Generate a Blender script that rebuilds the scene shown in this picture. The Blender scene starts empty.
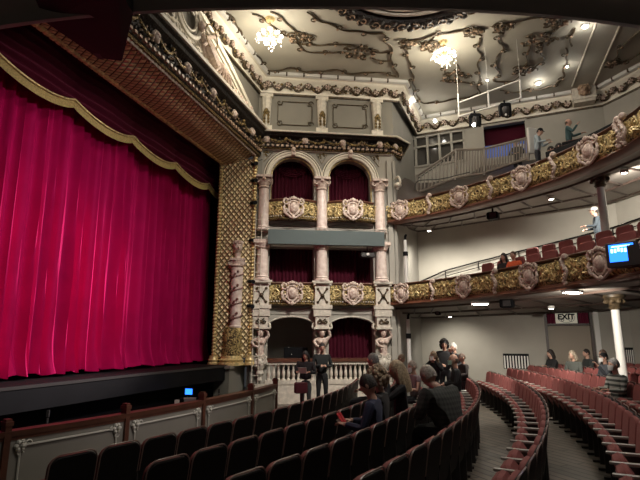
import bpy, math, random
from math import sin, cos, pi, radians as R, atan2, hypot, sqrt
from mathutils import Vector as V, Matrix as MX, noise
random.seed(7)
S = bpy.context.scene
COL = S.collection
# ------------------------------------------------------------------ camera, world, exposure
FPX, PITCH, EYE = 485.0, R(11.5), 2.05
cd = bpy.data.cameras.new('camera'); cam = bpy.data.objects.new('camera', cd); COL.objects.link(cam)
cd.sensor_width = 36; cd.lens = FPX/640*36; cd.clip_end = 200; cd.clip_start = .05
cam.location = (0, 0, EYE); cam.rotation_euler = (pi/2+PITCH, 0, 0); S.camera = cam
S.view_settings.view_transform = 'Standard'; S.view_settings.look = 'None'
S.view_settings.gamma = 1; S.view_settings.use_curve_mapping = False; S.view_settings.exposure = 0.6
w = bpy.data.worlds.new('world'); S.world = w; w.use_nodes = True
w.node_tree.nodes['Background'].inputs[0].default_value = (.95, .97, 1, 1)
w.node_tree.nodes['Background'].inputs[1].default_value = .02
def lamp(name, kind, loc, power, color=(1, .93, .82), size=.1, target=None, angle=60, blend=.6):
    d = bpy.data.lights.new(name, kind); o = bpy.data.objects.new(name, d); COL.objects.link(o)
    d.energy = power; d.color = color; o.location = loc
    if kind == 'AREA': d.size = size
    else: d.shadow_soft_size = size
    if kind == 'SPOT': d.spot_size = R(angle); d.spot_blend = blend
    if target is not None:
        o.rotation_euler = (V(target)-V(loc)).to_track_quat('-Z', 'Y').to_euler()
    return o
# curtain wash from the balcony rail, plus added spots and ceiling fill
lamp('stage_wash_spot', 'SPOT', (5.0, 5.0, 6.6), 1600, (1, .88, .90), .08, (-6.2, 10.6, 2.9), 50, 1)
lamp('stage_wash_spot', 'SPOT', (1.6, 15.6, 5.4), 3700, (1, .88, .90), .04, (-6.9, 9.0, 2.4), 40, 1)  # added grazing spot before the boxes, placed to deepen the pleat contrast
lamp('ceiling_fill_light', 'AREA', (2.8, 4.6, 11.2), 170, (1, .94, .85), 2.5, (2.8, 6.5, 0))  # added soft fill under the ceiling, no fixture behind it
lamp('ceiling_fill_light', 'AREA', (4.5, 9.5, 11.3), 170, (1, .94, .85), 2.5, (3.5, 12.5, 0))  # second added fill, also without a fixture

lamp('box_fill_spot', 'SPOT', (3.2, 8.0, 11.2), 4500, (1, .94, .86), .4, (0.7, 16.5, 3.9), 44, .8)  # added spot that brightens the box front, no lamp hangs there

# ------------------------------------------------------------------ frames of the hall
def ray(px, py):
    x = (px-320)/FPX; z = -(py-240)/FPX
    return V((x, cos(PITCH)-z*sin(PITCH), sin(PITCH)+z*cos(PITCH)))
def at_z(px, py, z):
    d = ray(px, py); return V((0, 0, EYE)) + d*((z-EYE)/d.z)
def at_y(px, py, y):
    d = ray(px, py); return V((0, 0, EYE)) + d*(y/d.y)
def azv(a): return V((sin(R(a)), cos(R(a)), 0))
PA = V((-2.3, 16.1, 0)); PE = azv(15.5); PN = V((-PE.y, PE.x, 0))
def pp(s, off, z=0): return PA + PE*s + PN*off + V((0, 0, z))          # proscenium: along, towards the stage
BO = V((0, 16.5, 0)); BU = azv(83.5); BM = V((BU.y, -BU.x, 0))
def bp(s, d, z=0): return BO + BU*s + BM*d + V((0, 0, z))              # box wall: along, towards the house
W0 = V((4.1, 20, 0)); WD = V((.92, -.39, 0)).normalized(); WN = V((WD.y, -WD.x, 0))
def wp(s, d, z=0): return W0 + WD*s + WN*d + V((0, 0, z))              # far side wall
SC = V((-20.27, 17.14, 0))
def floor_z(x, y):
    r = hypot(x-SC.x, y-SC.y); return max(0, (r-21.25)*.034)

# ------------------------------------------------------------------ materials
def mat(name, col, rough=.6, metal=0, bump=0, bscale=20, var=0, vscale=5, emit=None, es=1, spec=.5, kind=None, col2=None, sheen=0):
    m = bpy.data.materials.new(name); m.use_nodes = True; nt = m.node_tree; N = nt.nodes; L = nt.links
    b = N['Principled BSDF']; b.inputs['Base Color'].default_value = (*col, 1)
    b.inputs['Roughness'].default_value = rough; b.inputs['Metallic'].default_value = metal
    b.inputs['Specular IOR Level'].default_value = spec
    if sheen: b.inputs['Sheen Weight'].default_value = sheen; b.inputs['Sheen Tint'].default_value = (*[min(1, c*1.5+.05) for c in col], 1)
    if emit: b.inputs['Emission Color'].default_value = (*emit, 1); b.inputs['Emission Strength'].default_value = es
    tc = N.new('ShaderNodeTexCoord')
    if var or col2:
        n = N.new('ShaderNodeTexNoise'); n.inputs['Scale'].default_value = vscale; n.inputs['Detail'].default_value = 5
        L.new(tc.outputs['Object'], n.inputs['Vector'])
        r = N.new('ShaderNodeValToRGB'); L.new(n.outputs['Fac'], r.inputs['Fac'])
        c2 = col2 or tuple(c*(1-var) for c in col)
        r.color_ramp.elements[0].position = .35; r.color_ramp.elements[0].color = (*c2, 1)
        r.color_ramp.elements[1].position = .65; r.color_ramp.elements[1].color = (*col, 1)
        L.new(r.outputs['Color'], b.inputs['Base Color'])
    if bump:
        n = N.new('ShaderNodeTexNoise'); n.inputs['Scale'].default_value = bscale; n.inputs['Detail'].default_value = 6
        L.new(tc.outputs['Object'], n.inputs['Vector'])
        bm = N.new('ShaderNodeBump'); bm.inputs['Strength'].default_value = bump; bm.inputs['Distance'].default_value = .03
        L.new(n.outputs['Fac'], bm.inputs['Height']); L.new(bm.outputs['Normal'], b.inputs['Normal'])
    return m
def lattice_mat(name, ca, cb):
    """quilted diamond lattice laid out in UV metres"""
    m = mat(name, ca, .42, .3); nt = m.node_tree; N = nt.nodes; L = nt.links; b = N['Principled BSDF']
    uv = N.new('ShaderNodeUVMap'); sp = N.new('ShaderNodeSeparateXYZ'); L.new(uv.outputs[0], sp.inputs[0])
    def mth(op, a, c, *, v=None):
        n = N.new('ShaderNodeMath'); n.operation = op
        for i, q in enumerate((a, c)):
            if q is None: continue
            if isinstance(q, (int, float)): n.inputs[i].default_value = q
            else: L.new(q, n.inputs[i])
        return n.outputs[0]
    p = mth('ADD', mth('MULTIPLY', sp.outputs[0], 5.6), mth('MULTIPLY', sp.outputs[1], 4.6))
    q = mth('SUBTRACT', mth('MULTIPLY', sp.outputs[0], 5.6), mth('MULTIPLY', sp.outputs[1], 4.6))
    h = mth('MINIMUM', mth('ABSOLUTE', mth('SINE', mth('MULTIPLY', p, pi), None), None), mth('ABSOLUTE', mth('SINE', mth('MULTIPLY', q, pi), None), None))
    r = N.new('ShaderNodeValToRGB'); L.new(h, r.inputs[0])
    r.color_ramp.elements[0].position = .08; r.color_ramp.elements[0].color = (*cb, 1)
    r.color_ramp.elements[1].position = .42; r.color_ramp.elements[1].color = (*ca, 1)
    L.new(r.outputs[0], b.inputs['Base Color'])
    bm = N.new('ShaderNodeBump'); bm.inputs['Strength'].default_value = 1; bm.inputs['Distance'].default_value = .06
    L.new(h, bm.inputs['Height']); L.new(bm.outputs[0], b.inputs['Normal'])
    return m
def relief_mat(name, ca, cb, scale=9, metal=.4, rough=.45):
    """mottled carved and gilded surface"""
    m = mat(name, ca, rough, metal); nt = m.node_tree; N = nt.nodes; L = nt.links; b = N['Principled BSDF']
    tc = N.new('ShaderNodeTexCoord'); n = N.new('ShaderNodeTexNoise'); n.inputs['Scale'].default_value = scale; n.inputs['Detail'].default_value = 3; n.inputs['Distortion'].default_value = 2.2
    L.new(tc.outputs['Object'], n.inputs['Vector'])
    r = N.new('ShaderNodeValToRGB'); L.new(n.outputs['Fac'], r.inputs[0])
    r.color_ramp.elements[0].position = .42; r.color_ramp.elements[0].color = (*cb, 1)
    r.color_ramp.elements[1].position = .56; r.color_ramp.elements[1].color = (*ca, 1)
    L.new(r.outputs[0], b.inputs['Base Color'])
    bm = N.new('ShaderNodeBump'); bm.inputs['Strength'].default_value = 1; bm.inputs['Distance'].default_value = .07
    L.new(n.outputs['Fac'], bm.inputs['Height']); L.new(bm.outputs[0], b.inputs['Normal'])
    return m
def plank_mat(name):
    m = mat(name, (.12, .1, .08), .45); nt = m.node_tree; N = nt.nodes; L = nt.links; b = N['Principled BSDF']
    tc = N.new('ShaderNodeTexCoord'); mp = N.new('ShaderNodeMapping'); mp.inputs['Rotation'].default_value = (0, 0, R(72)); L.new(tc.outputs['Object'], mp.inputs[0])
    br = N.new('ShaderNodeTexBrick'); L.new(mp.outputs[0], br.inputs['Vector']); br.inputs['Scale'].default_value = 1
    br.inputs['Brick Width'].default_value = 1.6; br.inputs['Row Height'].default_value = .16; br.inputs['Mortar Size'].default_value = .014
    br.inputs['Color1'].default_value = (.22, .18, .14, 1); br.inputs['Color2'].default_value = (.14, .125, .105, 1); br.inputs['Mortar'].default_value = (.03, .025, .02, 1)
    n = N.new('ShaderNodeTexNoise'); n.inputs['Scale'].default_value = 3; n.inputs['Detail'].default_value = 6; L.new(tc.outputs['Object'], n.inputs['Vector'])
    mx = N.new('ShaderNodeMixRGB'); mx.blend_type = 'MULTIPLY'; mx.inputs[0].default_value = .7; L.new(br.outputs[0], mx.inputs[1]); L.new(n.outputs['Fac'], mx.inputs[2])
    g = N.new('ShaderNodeMixRGB'); g.blend_type = 'ADD'; g.inputs[0].default_value = .25; L.new(mx.outputs[0], g.inputs[1]); L.new(mx.outputs[0], g.inputs[2])
    L.new(g.outputs[0], b.inputs['Base Color'])
    return m
def stripe_mat(name, ca, cb, scale, axis='Z', plaid=False):
    m = mat(name, ca, .9); nt = m.node_tree; N = nt.nodes; L = nt.links; b = N['Principled BSDF']
    tc = N.new('ShaderNodeTexCoord'); prev = None
    for k, ax in enumerate([axis] + (['X'] if plaid else [])):
        wv = N.new('ShaderNodeTexWave'); wv.bands_direction = ax; wv.inputs['Scale'].default_value = scale
        L.new(tc.outputs['Object'], wv.inputs[0])
        r = N.new('ShaderNodeValToRGB'); L.new(wv.outputs['Fac'], r.inputs[0]); r.color_ramp.elements[0].position = .45; r.color_ramp.elements[1].position = .55
        r.color_ramp.elements[0].color = (*ca, 1); r.color_ramp.elements[1].color = (*cb, 1)
        if prev is None: prev = r.outputs[0]
        else:
            mx = N.new('ShaderNodeMixRGB'); mx.inputs[0].default_value = .5; L.new(prev, mx.inputs[1]); L.new(r.outputs[0], mx.inputs[2]); prev = mx.outputs[0]
    L.new(prev, b.inputs['Base Color']); return m
M = dict(
    wall=mat('painted_plaster', (.36, .335, .285), .75, var=.08, vscale=1.5, bump=.05),
    wall_up=mat('taupe_plaster', (.225, .208, .172), .75, var=.08, vscale=1.5, bump=.05),
    wall_low=mat('grey_plaster', (.25, .235, .205), .75, var=.1, vscale=1.5, bump=.05),
    ceil=mat('ceiling_plaster', (.40, .375, .31), .7, var=.15, vscale=.9, bump=.08, bscale=4),
    cream=mat('cream_stone', (.66, .60, .50), .55, bump=.15, bscale=30, var=.25, vscale=9),
    creamlight=mat('ivory_moulding', (.78, .72, .60), .45, var=.08, vscale=6),
    pink=mat('pink_scagliola', (.72, .61, .54), .35, vscale=6, bump=.04, col2=(.56, .43, .37)),
    pinkcream=mat('pink_cream_relief', (.68, .56, .47), .5, col2=(.40, .28, .23), vscale=14, bump=.3, bscale=30),
    gold=relief_mat('carved_gilding', (.50, .37, .15), (.06, .04, .016)),
    gold2=mat('bright_gilding', (.78, .60, .28), .4, .3, var=.5, vscale=12),
    dgold=relief_mat('antique_gilding', (.34, .235, .09), (.035, .022, .010), 12),
    bronze=mat('dark_bronze_relief', (.034, .024, .018), .5, .2, bump=.8, bscale=18, col2=(.008, .006, .005), vscale=12),
    orn=mat('umber_gilt_scroll', (.11, .075, .04), .5, .2, var=.7, vscale=8),
    orn2=mat('highlighted_plaster_flower', (.50, .36, .25), .5, col2=(.16, .09, .05), vscale=10),
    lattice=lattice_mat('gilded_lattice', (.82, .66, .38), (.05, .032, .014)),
    lattice_d=lattice_mat('darker_lattice', (.72, .58, .32), (.035, .022, .010)),  # the gilded lattice again in a slightly darker tone
    curtain=mat('crimson_velvet', (.48, .003, .095), .75, spec=.1, sheen=.15, var=.12, vscale=2),
    valance=mat('maroon_velvet', (.095, .004, .022), .75, spec=.2, sheen=.25),
    boxcur=mat('wine_curtain', (.060, .004, .013), .8, spec=.15, sheen=.15),
    fringe=mat('gold_fringe', (.62, .45, .16), .6, bump=.6, bscale=60, var=.35, vscale=30),
    black=mat('matt_black_paint', (.006, .006, .007), .7, spec=.12),
    blackg=mat('black_stage_fascia', (.006, .006, .007), .7, spec=.15, var=.3, vscale=2),
    dark=mat('blackened_wood', (.007, .0055, .005), .55, spec=.2),
    rim=mat('brown_rim_highlight', (.20, .13, .11), .3, spec=.6),  # bright rim line of the seat backs put into this colour
    brown=mat('polished_mahogany', (.12, .045, .026), .4, var=.35, vscale=5),
    redbrown=mat('red_oak_moulding', (.17, .06, .03), .45, var=.3, vscale=5),
    seat=mat('dusty_red_plush', (.20, .050, .044), .8, sheen=.3, var=.15, vscale=12, bump=.1, bscale=50),
    arm=mat('pale_armrest', (.36, .33, .29), .35, spec=.7),  # pale colour carries the lit look of the armrest tops
    iron=mat('grey_cast_iron', (.05, .045, .042), .45, .3),
    floor=plank_mat('worn_floorboards'),
    railpanel=mat('warm_grey_panel', (.22, .205, .17), .6, var=.06, vscale=2),
    railmould=mat('stone_white_moulding', (.52, .50, .43), .45),
    teal=mat('grey_green_cover_cloth', (.085, .105, .102), .85, bump=.1),
    under=mat('taupe_soffit_paint', (.20, .175, .15), .6, var=.1, vscale=2),  # plain taupe soffit colour, faintly mottled
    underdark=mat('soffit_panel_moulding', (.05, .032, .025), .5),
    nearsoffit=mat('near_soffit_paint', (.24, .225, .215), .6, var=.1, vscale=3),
    white=mat('white_paint', (.62, .60, .56), .5),
    door=mat('buff_door_panel', (.27, .22, .165), .6),
    glass=mat('dim_window_glass', (.05, .045, .04), .08, spec=.8),
    bulb=mat('frosted_bulb', (1, .95, .85), .4, emit=(1, .95, .86), es=9),
    spotlens=mat('lit_lens', (1, .97, .9), .3, emit=(1, .95, .86), es=25),
    blue=mat('blue_screen', (.02, .08, .4), .3, emit=(.02, .16, 1), es=2.2),
    bluetxt=mat('pale_screen_text', (.4, .7, 1), .3, emit=(.35, .7, 1), es=3),
    paper=mat('white_paper', (.75, .74, .70), .6),
    domepink=mat('rose_dome_paint', (.55, .16, .24), .6, var=.15, vscale=2),
    skin=mat('skin', (.50, .29, .21), .5), skin_d=mat('brown_skin', (.2, .1, .065), .5),
    eye=mat('dark_eye', (.02, .015, .012), .2), lip=mat('lip', (.35, .12, .1), .5),
    red=mat('red_programme', (.5, .03, .04), .4),
)
def cloth(name, c, **k): return mat(name, c, .85, sheen=.15, bump=.15, bscale=40, **k)

# ------------------------------------------------------------------ mesh builder
_wm = {}
def wmat(o):
    m = MX.LocRotScale(o.location, o.rotation_euler.copy(), o.scale)
    return wmat(o.parent) @ m if o.parent else m
class MB:
    def __init__(s): s.v = []; s.f = []; s.mi = []; s.uv = {}; s.m = 0; s.T = None
    def av(s, p, uv=None):
        p = V(p)
        if s.T is not None: p = s.T @ p
        s.v.append(p)
        if uv: s.uv[len(s.v)-1] = uv
        return len(s.v)-1
    def af(s, idx): s.f.append(tuple(idx)); s.mi.append(s.m)
    def box(s, c, size, rz=0, ax=None):
        """axis-aligned box turned by rz; or along axes ax=(x,y,z)"""
        c = V(c); X, Y, Z = ax or (V((cos(rz), sin(rz), 0)), V((-sin(rz), cos(rz), 0)), V((0, 0, 1)))
        hx, hy, hz = [q/2 for q in size]; k = [s.av(c+X*a*hx+Y*b*hy+Z*d*hz) for a in (-1, 1) for b in (-1, 1) for d in (-1, 1)]
        for q in ((0, 1, 3, 2), (4, 6, 7, 5), (0, 4, 5, 1), (2, 3, 7, 6), (0, 2, 6, 4), (1, 5, 7, 3)): s.af([k[i] for i in q])
    def rbox(s, c, size, r, rz=0, ax=None, n=3):
        """box with rounded edges in its X-Z outline, slightly pillowed"""
        c = V(c); X, Y, Z = ax or (V((cos(rz), sin(rz), 0)), V((-sin(rz), cos(rz), 0)), V((0, 0, 1)))
        hx, hy, hz = [q/2 for q in size]; r = min(r, hx*.99, hz*.99); out = []
        for (sx, sz, a0) in ((1, 1, 0), (-1, 1, 90), (-1, -1, 180), (1, -1, 270)):
            for i in range(n+1):
                a = R(a0+90*i/n); out.append((sx*(hx-r)+r*cos(a), sz*(hz-r)+r*sin(a)))
        rings = []
        e = min(hy*.5, r*.4)
        for yy, k in ((-hy, e), (-hy+e, 0), (hy-e, 0), (hy, e)):
            rings.append([s.av(c+X*(x*(1-k/hx))+Y*yy+Z*(z*(1-k/hz))) for x, z in out])
        m = len(out)
        for a, b in zip(rings, rings[1:]):
            for i in range(m): s.af((a[i], a[(i+1) % m], b[(i+1) % m], b[i]))
        s.af(rings[0][::-1]); s.af(rings[-1])
    def tube(s, pts, rad, n=6, cap=True, closed=False):
        pts = [V(p) for p in pts]; N = len(pts)
        if N < 2: return
        rs = rad if isinstance(rad, (list, tuple)) else [rad]*N
        rings = []; up = None
        for i, p in enumerate(pts):
            if closed: t = pts[(i+1) % N]-pts[i-1]
            else: t = pts[min(i+1, N-1)]-pts[max(i-1, 0)]
            if t.length < 1e-9: t = V((0, 0, 1))
            t.normalize()
            if up is None: up = t.orthogonal().normalized()
            else:
                up = (up-t*up.dot(t))
                up = up.normalized() if up.length > 1e-6 else t.orthogonal().normalized()
            bi = t.cross(up)
            rings.append([s.av(p+(up*cos(2*pi*k/n)+bi*sin(2*pi*k/n))*rs[i]) for k in range(n)])
        prs = list(zip(rings, rings[1:])) + ([(rings[-1], rings[0])] if closed else [])
        for a, b in prs:
            for k in range(n): s.af((a[k], a[(k+1) % n], b[(k+1) % n], b[k]))
        if cap and not closed: s.af(rings[0][::-1]); s.af(rings[-1])
    def lathe(s, c, prof, n=16, a0=0, a1=2*pi, ax=None, sy=1):
        """prof: (radius, height)"""
        c = V(c); X, Y, Z = ax or (V((1, 0, 0)), V((0, 1, 0)), V((0, 0, 1)))
        full = abs(a1-a0-2*pi) < 1e-6; m = n if full else n+1
        rings = [[s.av(c+X*(r*cos(a0+(a1-a0)*k/n))+Y*(r*sy*sin(a0+(a1-a0)*k/n))+Z*h) for k in range(m)] for r, h in prof]
        for a, b in zip(rings, rings[1:]):
            for k in range(n): s.af((a[k], a[(k+1) % m], b[(k+1) % m], b[k]))
        if full:
            if prof[0][0] > 1e-4: s.af(rings[0][::-1])
            if prof[-1][0] > 1e-4: s.af(rings[-1])
    def ball(s, c, r, n=8, m=6, ax=None):
        r = r if isinstance(r, (tuple, list)) else (r, r, r); c = V(c)
        X, Y, Z = ax or (V((1, 0, 0)), V((0, 1, 0)), V((0, 0, 1)))
        rings = []
        for i in range(m+1):
            t = pi*i/m
            if i in (0, m): rings.append([s.av(c+Z*(r[2]*cos(t)))]*n)
            else: rings.append([s.av(c+X*(r[0]*sin(t)*cos(2*pi*k/n))+Y*(r[1]*sin(t)*sin(2*pi*k/n))+Z*(r[2]*cos(t))) for k in range(n)])
        for i in range(m):
            a, b = rings[i], rings[i+1]
            for k in range(n):
                q = [a[k], b[k], b[(k+1) % n], a[(k+1) % n]]
                q = [x for j, x in enumerate(q) if x not in q[:j]]
                if len(q) > 2: s.af(q)
    def grid(s, fn, nu, nv, uvf=None):
        k = [[s.av(fn(i/nu, j/nv), uvf(i/nu, j/nv) if uvf else None) for j in range(nv+1)] for i in range(nu+1)]
        for i in range(nu):
            for j in range(nv): s.af((k[i][j], k[i+1][j], k[i+1][j+1], k[i][j+1]))
        return k
    def sweep(s, path, prof, caps=True, closedprof=False, uv=False):
        """profile (d,z) carried along a plan path, d to the right-hand side of travel, mitred"""
        P = [V((p[0], p[1], 0)) for p in path]; n = len(P); rings = []; L = 0
        for i, p in enumerate(P):
            if i: L += (P[i]-P[i-1]).length
            a = (P[i]-P[i-1]).normalized() if i else (P[1]-P[0]).normalized()
            b = (P[i+1]-P[i]).normalized() if i < n-1 else a
            na = V((a.y, -a.x, 0)); nb = V((b.y, -b.x, 0)); m = (na+nb)
            m = m.normalized(); m = m/max(.3, m.dot(na)); ring = []; vl = 0
            for j, (d, z) in enumerate(prof):
                if j: vl += hypot(d-prof[j-1][0], z-prof[j-1][1])
                ring.append(s.av(p+m*d+V((0, 0, z)), (L, vl) if uv else None))
            rings.append(ring)
        k = len(prof); e = k if closedprof else k-1
        for a, b in zip(rings, rings[1:]):
            for j in range(e): s.af((a[j], b[j], b[(j+1) % k], a[(j+1) % k]))
        if caps and closedprof: s.af(rings[0]); s.af(rings[-1][::-1])
    def build(s, name, mats, parent=None, smooth=True):
        mats = mats if isinstance(mats, (list, tuple)) else [mats]
        me = bpy.data.meshes.new(name)
        inv = wmat(parent).inverted() if parent else MX.Identity(4)
        me.from_pydata([inv @ p for p in s.v], [], s.f)
        for m in mats: me.materials.append(M[m] if isinstance(m, str) else m)
        if len(mats) > 1: me.polygons.foreach_set('material_index', s.mi)
        if s.uv:
            l = me.uv_layers.new(name='UVMap')
            for lp in me.loops: l.data[lp.index].uv = s.uv.get(lp.vertex_index, (0, 0))
        me.update()
        if smooth:
            me.polygons.foreach_set('use_smooth', [True]*len(me.polygons))
            try: me.set_sharp_from_angle(angle=R(38))
            except Exception: pass
        o = bpy.data.objects.new(name, me); COL.objects.link(o)
        if parent: o.parent = parent
        return o
def tag(o, label, cat=None, group=None, kind=None):
    if label: o['label'] = label
    if cat: o['category'] = cat
    if group: o['group'] = group
    if kind: o['kind'] = kind
    return o
def thing(name, label, cat, loc=(0, 0, 0), rz=0, group=None):
    o = bpy.data.objects.new(name, None); COL.objects.link(o); o.location = loc; o.rotation_euler = (0, 0, rz)
    o.empty_display_size = .2
    return tag(o, label, cat, group)
def inst(src, parent, loc, rz=0, scale=1, rot=None):
    """copy of a mesh object as another part"""
    o = src.copy(); COL.objects.link(o); o.parent = parent; o.location = loc
    o.rotation_euler = rot if rot else (0, 0, rz); o.scale = (scale,)*3; return o
def dup(root, loc, rz, label, group=None):
    r = root.copy(); COL.objects.link(r); r.location = loc; r.rotation_euler = (0, 0, rz); tag(r, label, None, group)
    for ch in KIDS(root):
        c = ch.copy(); COL.objects.link(c); c.parent = r
        for g in KIDS(ch):
            d = g.copy(); COL.objects.link(d); d.parent = c
    return r
_kc = {}
def KIDS(o):
    if o.name not in _kc: _kc[o.name] = [c for c in bpy.data.objects if c.parent == o]
    return _kc[o.name]
def struct(name, mb, m, parent=None, smooth=False):
    o = mb.build(name, m, parent, smooth)
    if not parent: o['kind'] = 'structure'
    return o
def catmull(P, n=8, closed=False):
    P = [V(p if len(p) == 3 else (*p, 0)) for p in P]; out = []; N = len(P)
    rng = range(N) if closed else range(N-1)
    for i in rng:
        if closed: a, b, c, d = P[i-1], P[i], P[(i+1) % N], P[(i+2) % N]
        else: a, b, c, d = P[max(i-1, 0)], P[i], P[i+1], P[min(i+2, N-1)]
        for k in range(n):
            t = k/n; out.append(.5*((2*b)+(c-a)*t+(2*a-5*b+4*c-d)*t*t+(3*b-a-3*c+d)*t**3))
    if not closed: out.append(P[-1])
    return out
class Path:
    def __init__(s, pts):
        s.p = [V((q[0], q[1], 0)) for q in pts]; s.c = [0]
        for a, b in zip(s.p, s.p[1:]): s.c.append(s.c[-1]+(b-a).length)
        s.L = s.c[-1]
    def at(s, t):
        t = max(0, min(s.L, t)); i = 0
        while i < len(s.c)-2 and s.c[i+1] < t: i += 1
        d = (s.p[i+1]-s.p[i]).normalized(); return s.p[i]+d*(t-s.c[i]), d, V((d.y, -d.x, 0))
    def near_px(s, px, z):
        best = None
        for k in range(600):
            t = s.L*k/600; q = s.at(t)[0]; yc = q.y*cos(PITCH)+(z-EYE)*sin(PITCH)
            if yc < .5: continue
            e = abs(320+FPX*q.x/yc-px)
            if best is None or e < best[0]: best = (e, t)
        return best[1]
def face_rz(n):           # local -Y faces direction n
    return atan2(n.x, -n.y)

# ------------------------------------------------------------------ ornament prototypes (local: x along wall, -y out, z up)
def spiral(c, r0, turns, a0, sgn=1, n=22, X=V((1, 0, 0)), Z=V((0, 0, 1))):
    c = V(c); return [c+X*(r0*(1-.85*t/n)*cos(a0+sgn*2*pi*turns*t/n))+Z*(r0*(1-.85*t/n)*sin(a0+sgn*2*pi*turns*t/n)) for t in range(n+1)]
def cartouche_mb(sc=1):
    b = MB(); q = lambda x, y, z: (x*sc, y*sc, z*sc)
    b.ball(q(0, -.05, 0), (.15*sc, .1*sc, .2*sc), 12, 8)                      # shield boss
    b.tube([q(.19*sin(t)*(1+.15*cos(2*t)), -.05, .25*cos(t)) for t in [2*pi*i/20 for i in range(20)]], .035*sc, 6, closed=True)
    for sx in (-1, 1):
        b.tube([V(p)+V(q(0, -.06, 0)) for p in spiral(q(sx*.24, 0, .2), .12*sc, 1.2, pi/2, -sx)], [.04*sc*(1-.6*i/22) for i in range(23)], 6)
        b.tube([V(p)+V(q(0, -.06, 0)) for p in spiral(q(sx*.24, 0, -.12), .10*sc, 1.2, -pi/2, sx)], [.04*sc*(1-.6*i/22) for i in range(23)], 6)
        b.tube([q(sx*.3, -.04, .1), q(sx*.34, -.06, -.02), q(sx*.26, -.05, -.2), q(sx*.1, -.06, -.33), q(0, -.05, -.38)], [.03*sc, .045*sc, .04*sc, .035*sc, .02*sc], 6)
        for k in range(3): b.ball(q(sx*(.07+.07*k), -.08, .33-.03*k), (.04*sc, .03*sc, .055*sc), 6, 4)
    b.ball(q(0, -.09, .34), (.06*sc, .05*sc, .07*sc), 8, 6)
    b.ball(q(0, -.08, -.34), (.07*sc, .04*sc, .07*sc), 8, 6)
    return b
def console_mb(sc=1):
    b = MB(); q = lambda x, y, z: (x*sc, y*sc, z*sc)
    pts = catmull([q(.02, -.06, .34), q(-.05, -.12, .25), q(-.02, -.13, .12), q(.05, -.11, -.02), q(.02, -.12, -.16), q(-.06, -.09, -.27), q(-.03, -.06, -.34)], 4)
    b.tube(pts, [.065*sc-.0012*i*sc for i in range(len(pts))], 7)
    for p in pts[2::3]: b.ball(p+V((0, -.05*sc, 0)), .035*sc, 6, 4)
    b.ball(q(.03, -.1, .33), .09*sc, 8, 6); b.ball(q(-.05, -.09, -.3), .06*sc, 7, 5)
    return b
def mask_mb(sc=1):
    b = MB(); q = lambda x, y, z: (x*sc, y*sc, z*sc)
    b.ball(q(0, -.08, 0), (.11*sc, .12*sc, .15*sc), 10, 8)
    b.ball(q(0, -.2, -.01), (.02*sc, .03*sc, .045*sc), 6, 5)
    for sx in (-1, 1):
        b.ball(q(sx*.045, -.175, .04), (.03*sc, .02*sc, .014*sc), 6, 4)
        b.ball(q(sx*.11, -.07, .06), (.05*sc, .06*sc, .08*sc), 6, 5); b.ball(q(sx*.11, -.06, -.06), (.04*sc, .05*sc, .07*sc), 6, 5)
    b.ball(q(0, -.17, -.07), (.045*sc, .02*sc, .018*sc), 6, 4)
    for k in range(-2, 3): b.ball(q(k*.045, -.1, .14-.01*abs(k)), (.035*sc, .05*sc, .05*sc), 6, 5)
    return b
HIDE = []
def proto(mb, name, m):
    o = mb.build(name, m); HIDE.append(o); return o
P_cart = proto(cartouche_mb(1), 'cartouche', 'pinkcream')
P_cons = proto(console_mb(1), 'console', 'pinkcream')
P_mask = proto(mask_mb(1), 'mask', 'pinkcream')
P_maskd = proto(mask_mb(1), 'mask', 'orn2')

# ------------------------------------------------------------------ SETTING: floor
b = MB()
b.grid(lambda u, v: (lambda x, y: (x, y, floor_z(x, y)))(-9+24*u, -4+26*v), 48, 52)
struct('floor', b, 'floor', smooth=True)

# ceiling plane with a round opening for the dome
CZ = 11.43; DC = V((2.45, 10.38, 0)); DR = 2.1
b = MB()
def cring(a, k):
    d = V((cos(a), sin(a), 0)); T = 1e9
    for lim, comp, base in ((14.5, d.x, DC.x), (-13, d.x, DC.x), (21, d.y, DC.y), (-4, d.y, DC.y)):
        if abs(comp) > 1e-6:
            t = (lim-base)/comp
            if t > 0: T = min(T, t)
    return DC+d*(DR+(T-DR)*k)+V((0, 0, CZ))
b.grid(lambda u, v: cring(2*pi*u, v), 96, 6)
b.grid(lambda u, v: DC+V((cos(-2*pi*u)*DR, sin(-2*pi*u)*DR, CZ+.12*v)), 48, 1)
struct('ceiling', b, 'ceil', smooth=False)

# path of the walls round the hall, in order of travel
Q0 = pp(-13, 0); Q1 = V((-2.22, 16.25, 0)); Q2 = bp(2.72, 0); Q3 = wp(0, 0); Q4 = wp(7.3, 0); Q5 = V((12.2, 13.5, 0)); Q6 = V((12.6, 9.5, 0)); Q7 = V((12.4, 4, 0))
def wallslab(path, z0, z1, m='wall', th=.2, name='wall', d0=0):
    b = MB(); b.sweep(path, [(d0, z0), (d0, z1), (d0-th, z1), (d0-th, z0)], closedprof=True); return struct(name, b, m)
wallslab([Q0, pp(-6, 0), Q1], 9.25, CZ, 'wall_up', name='wall_proscenium')
wallslab([Q1, Q2], 9.25, CZ, 'wall_up', name='wall_attic')
wallslab([Q2, Q3], -.1, CZ, 'wall_low', name='wall_return')
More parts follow.
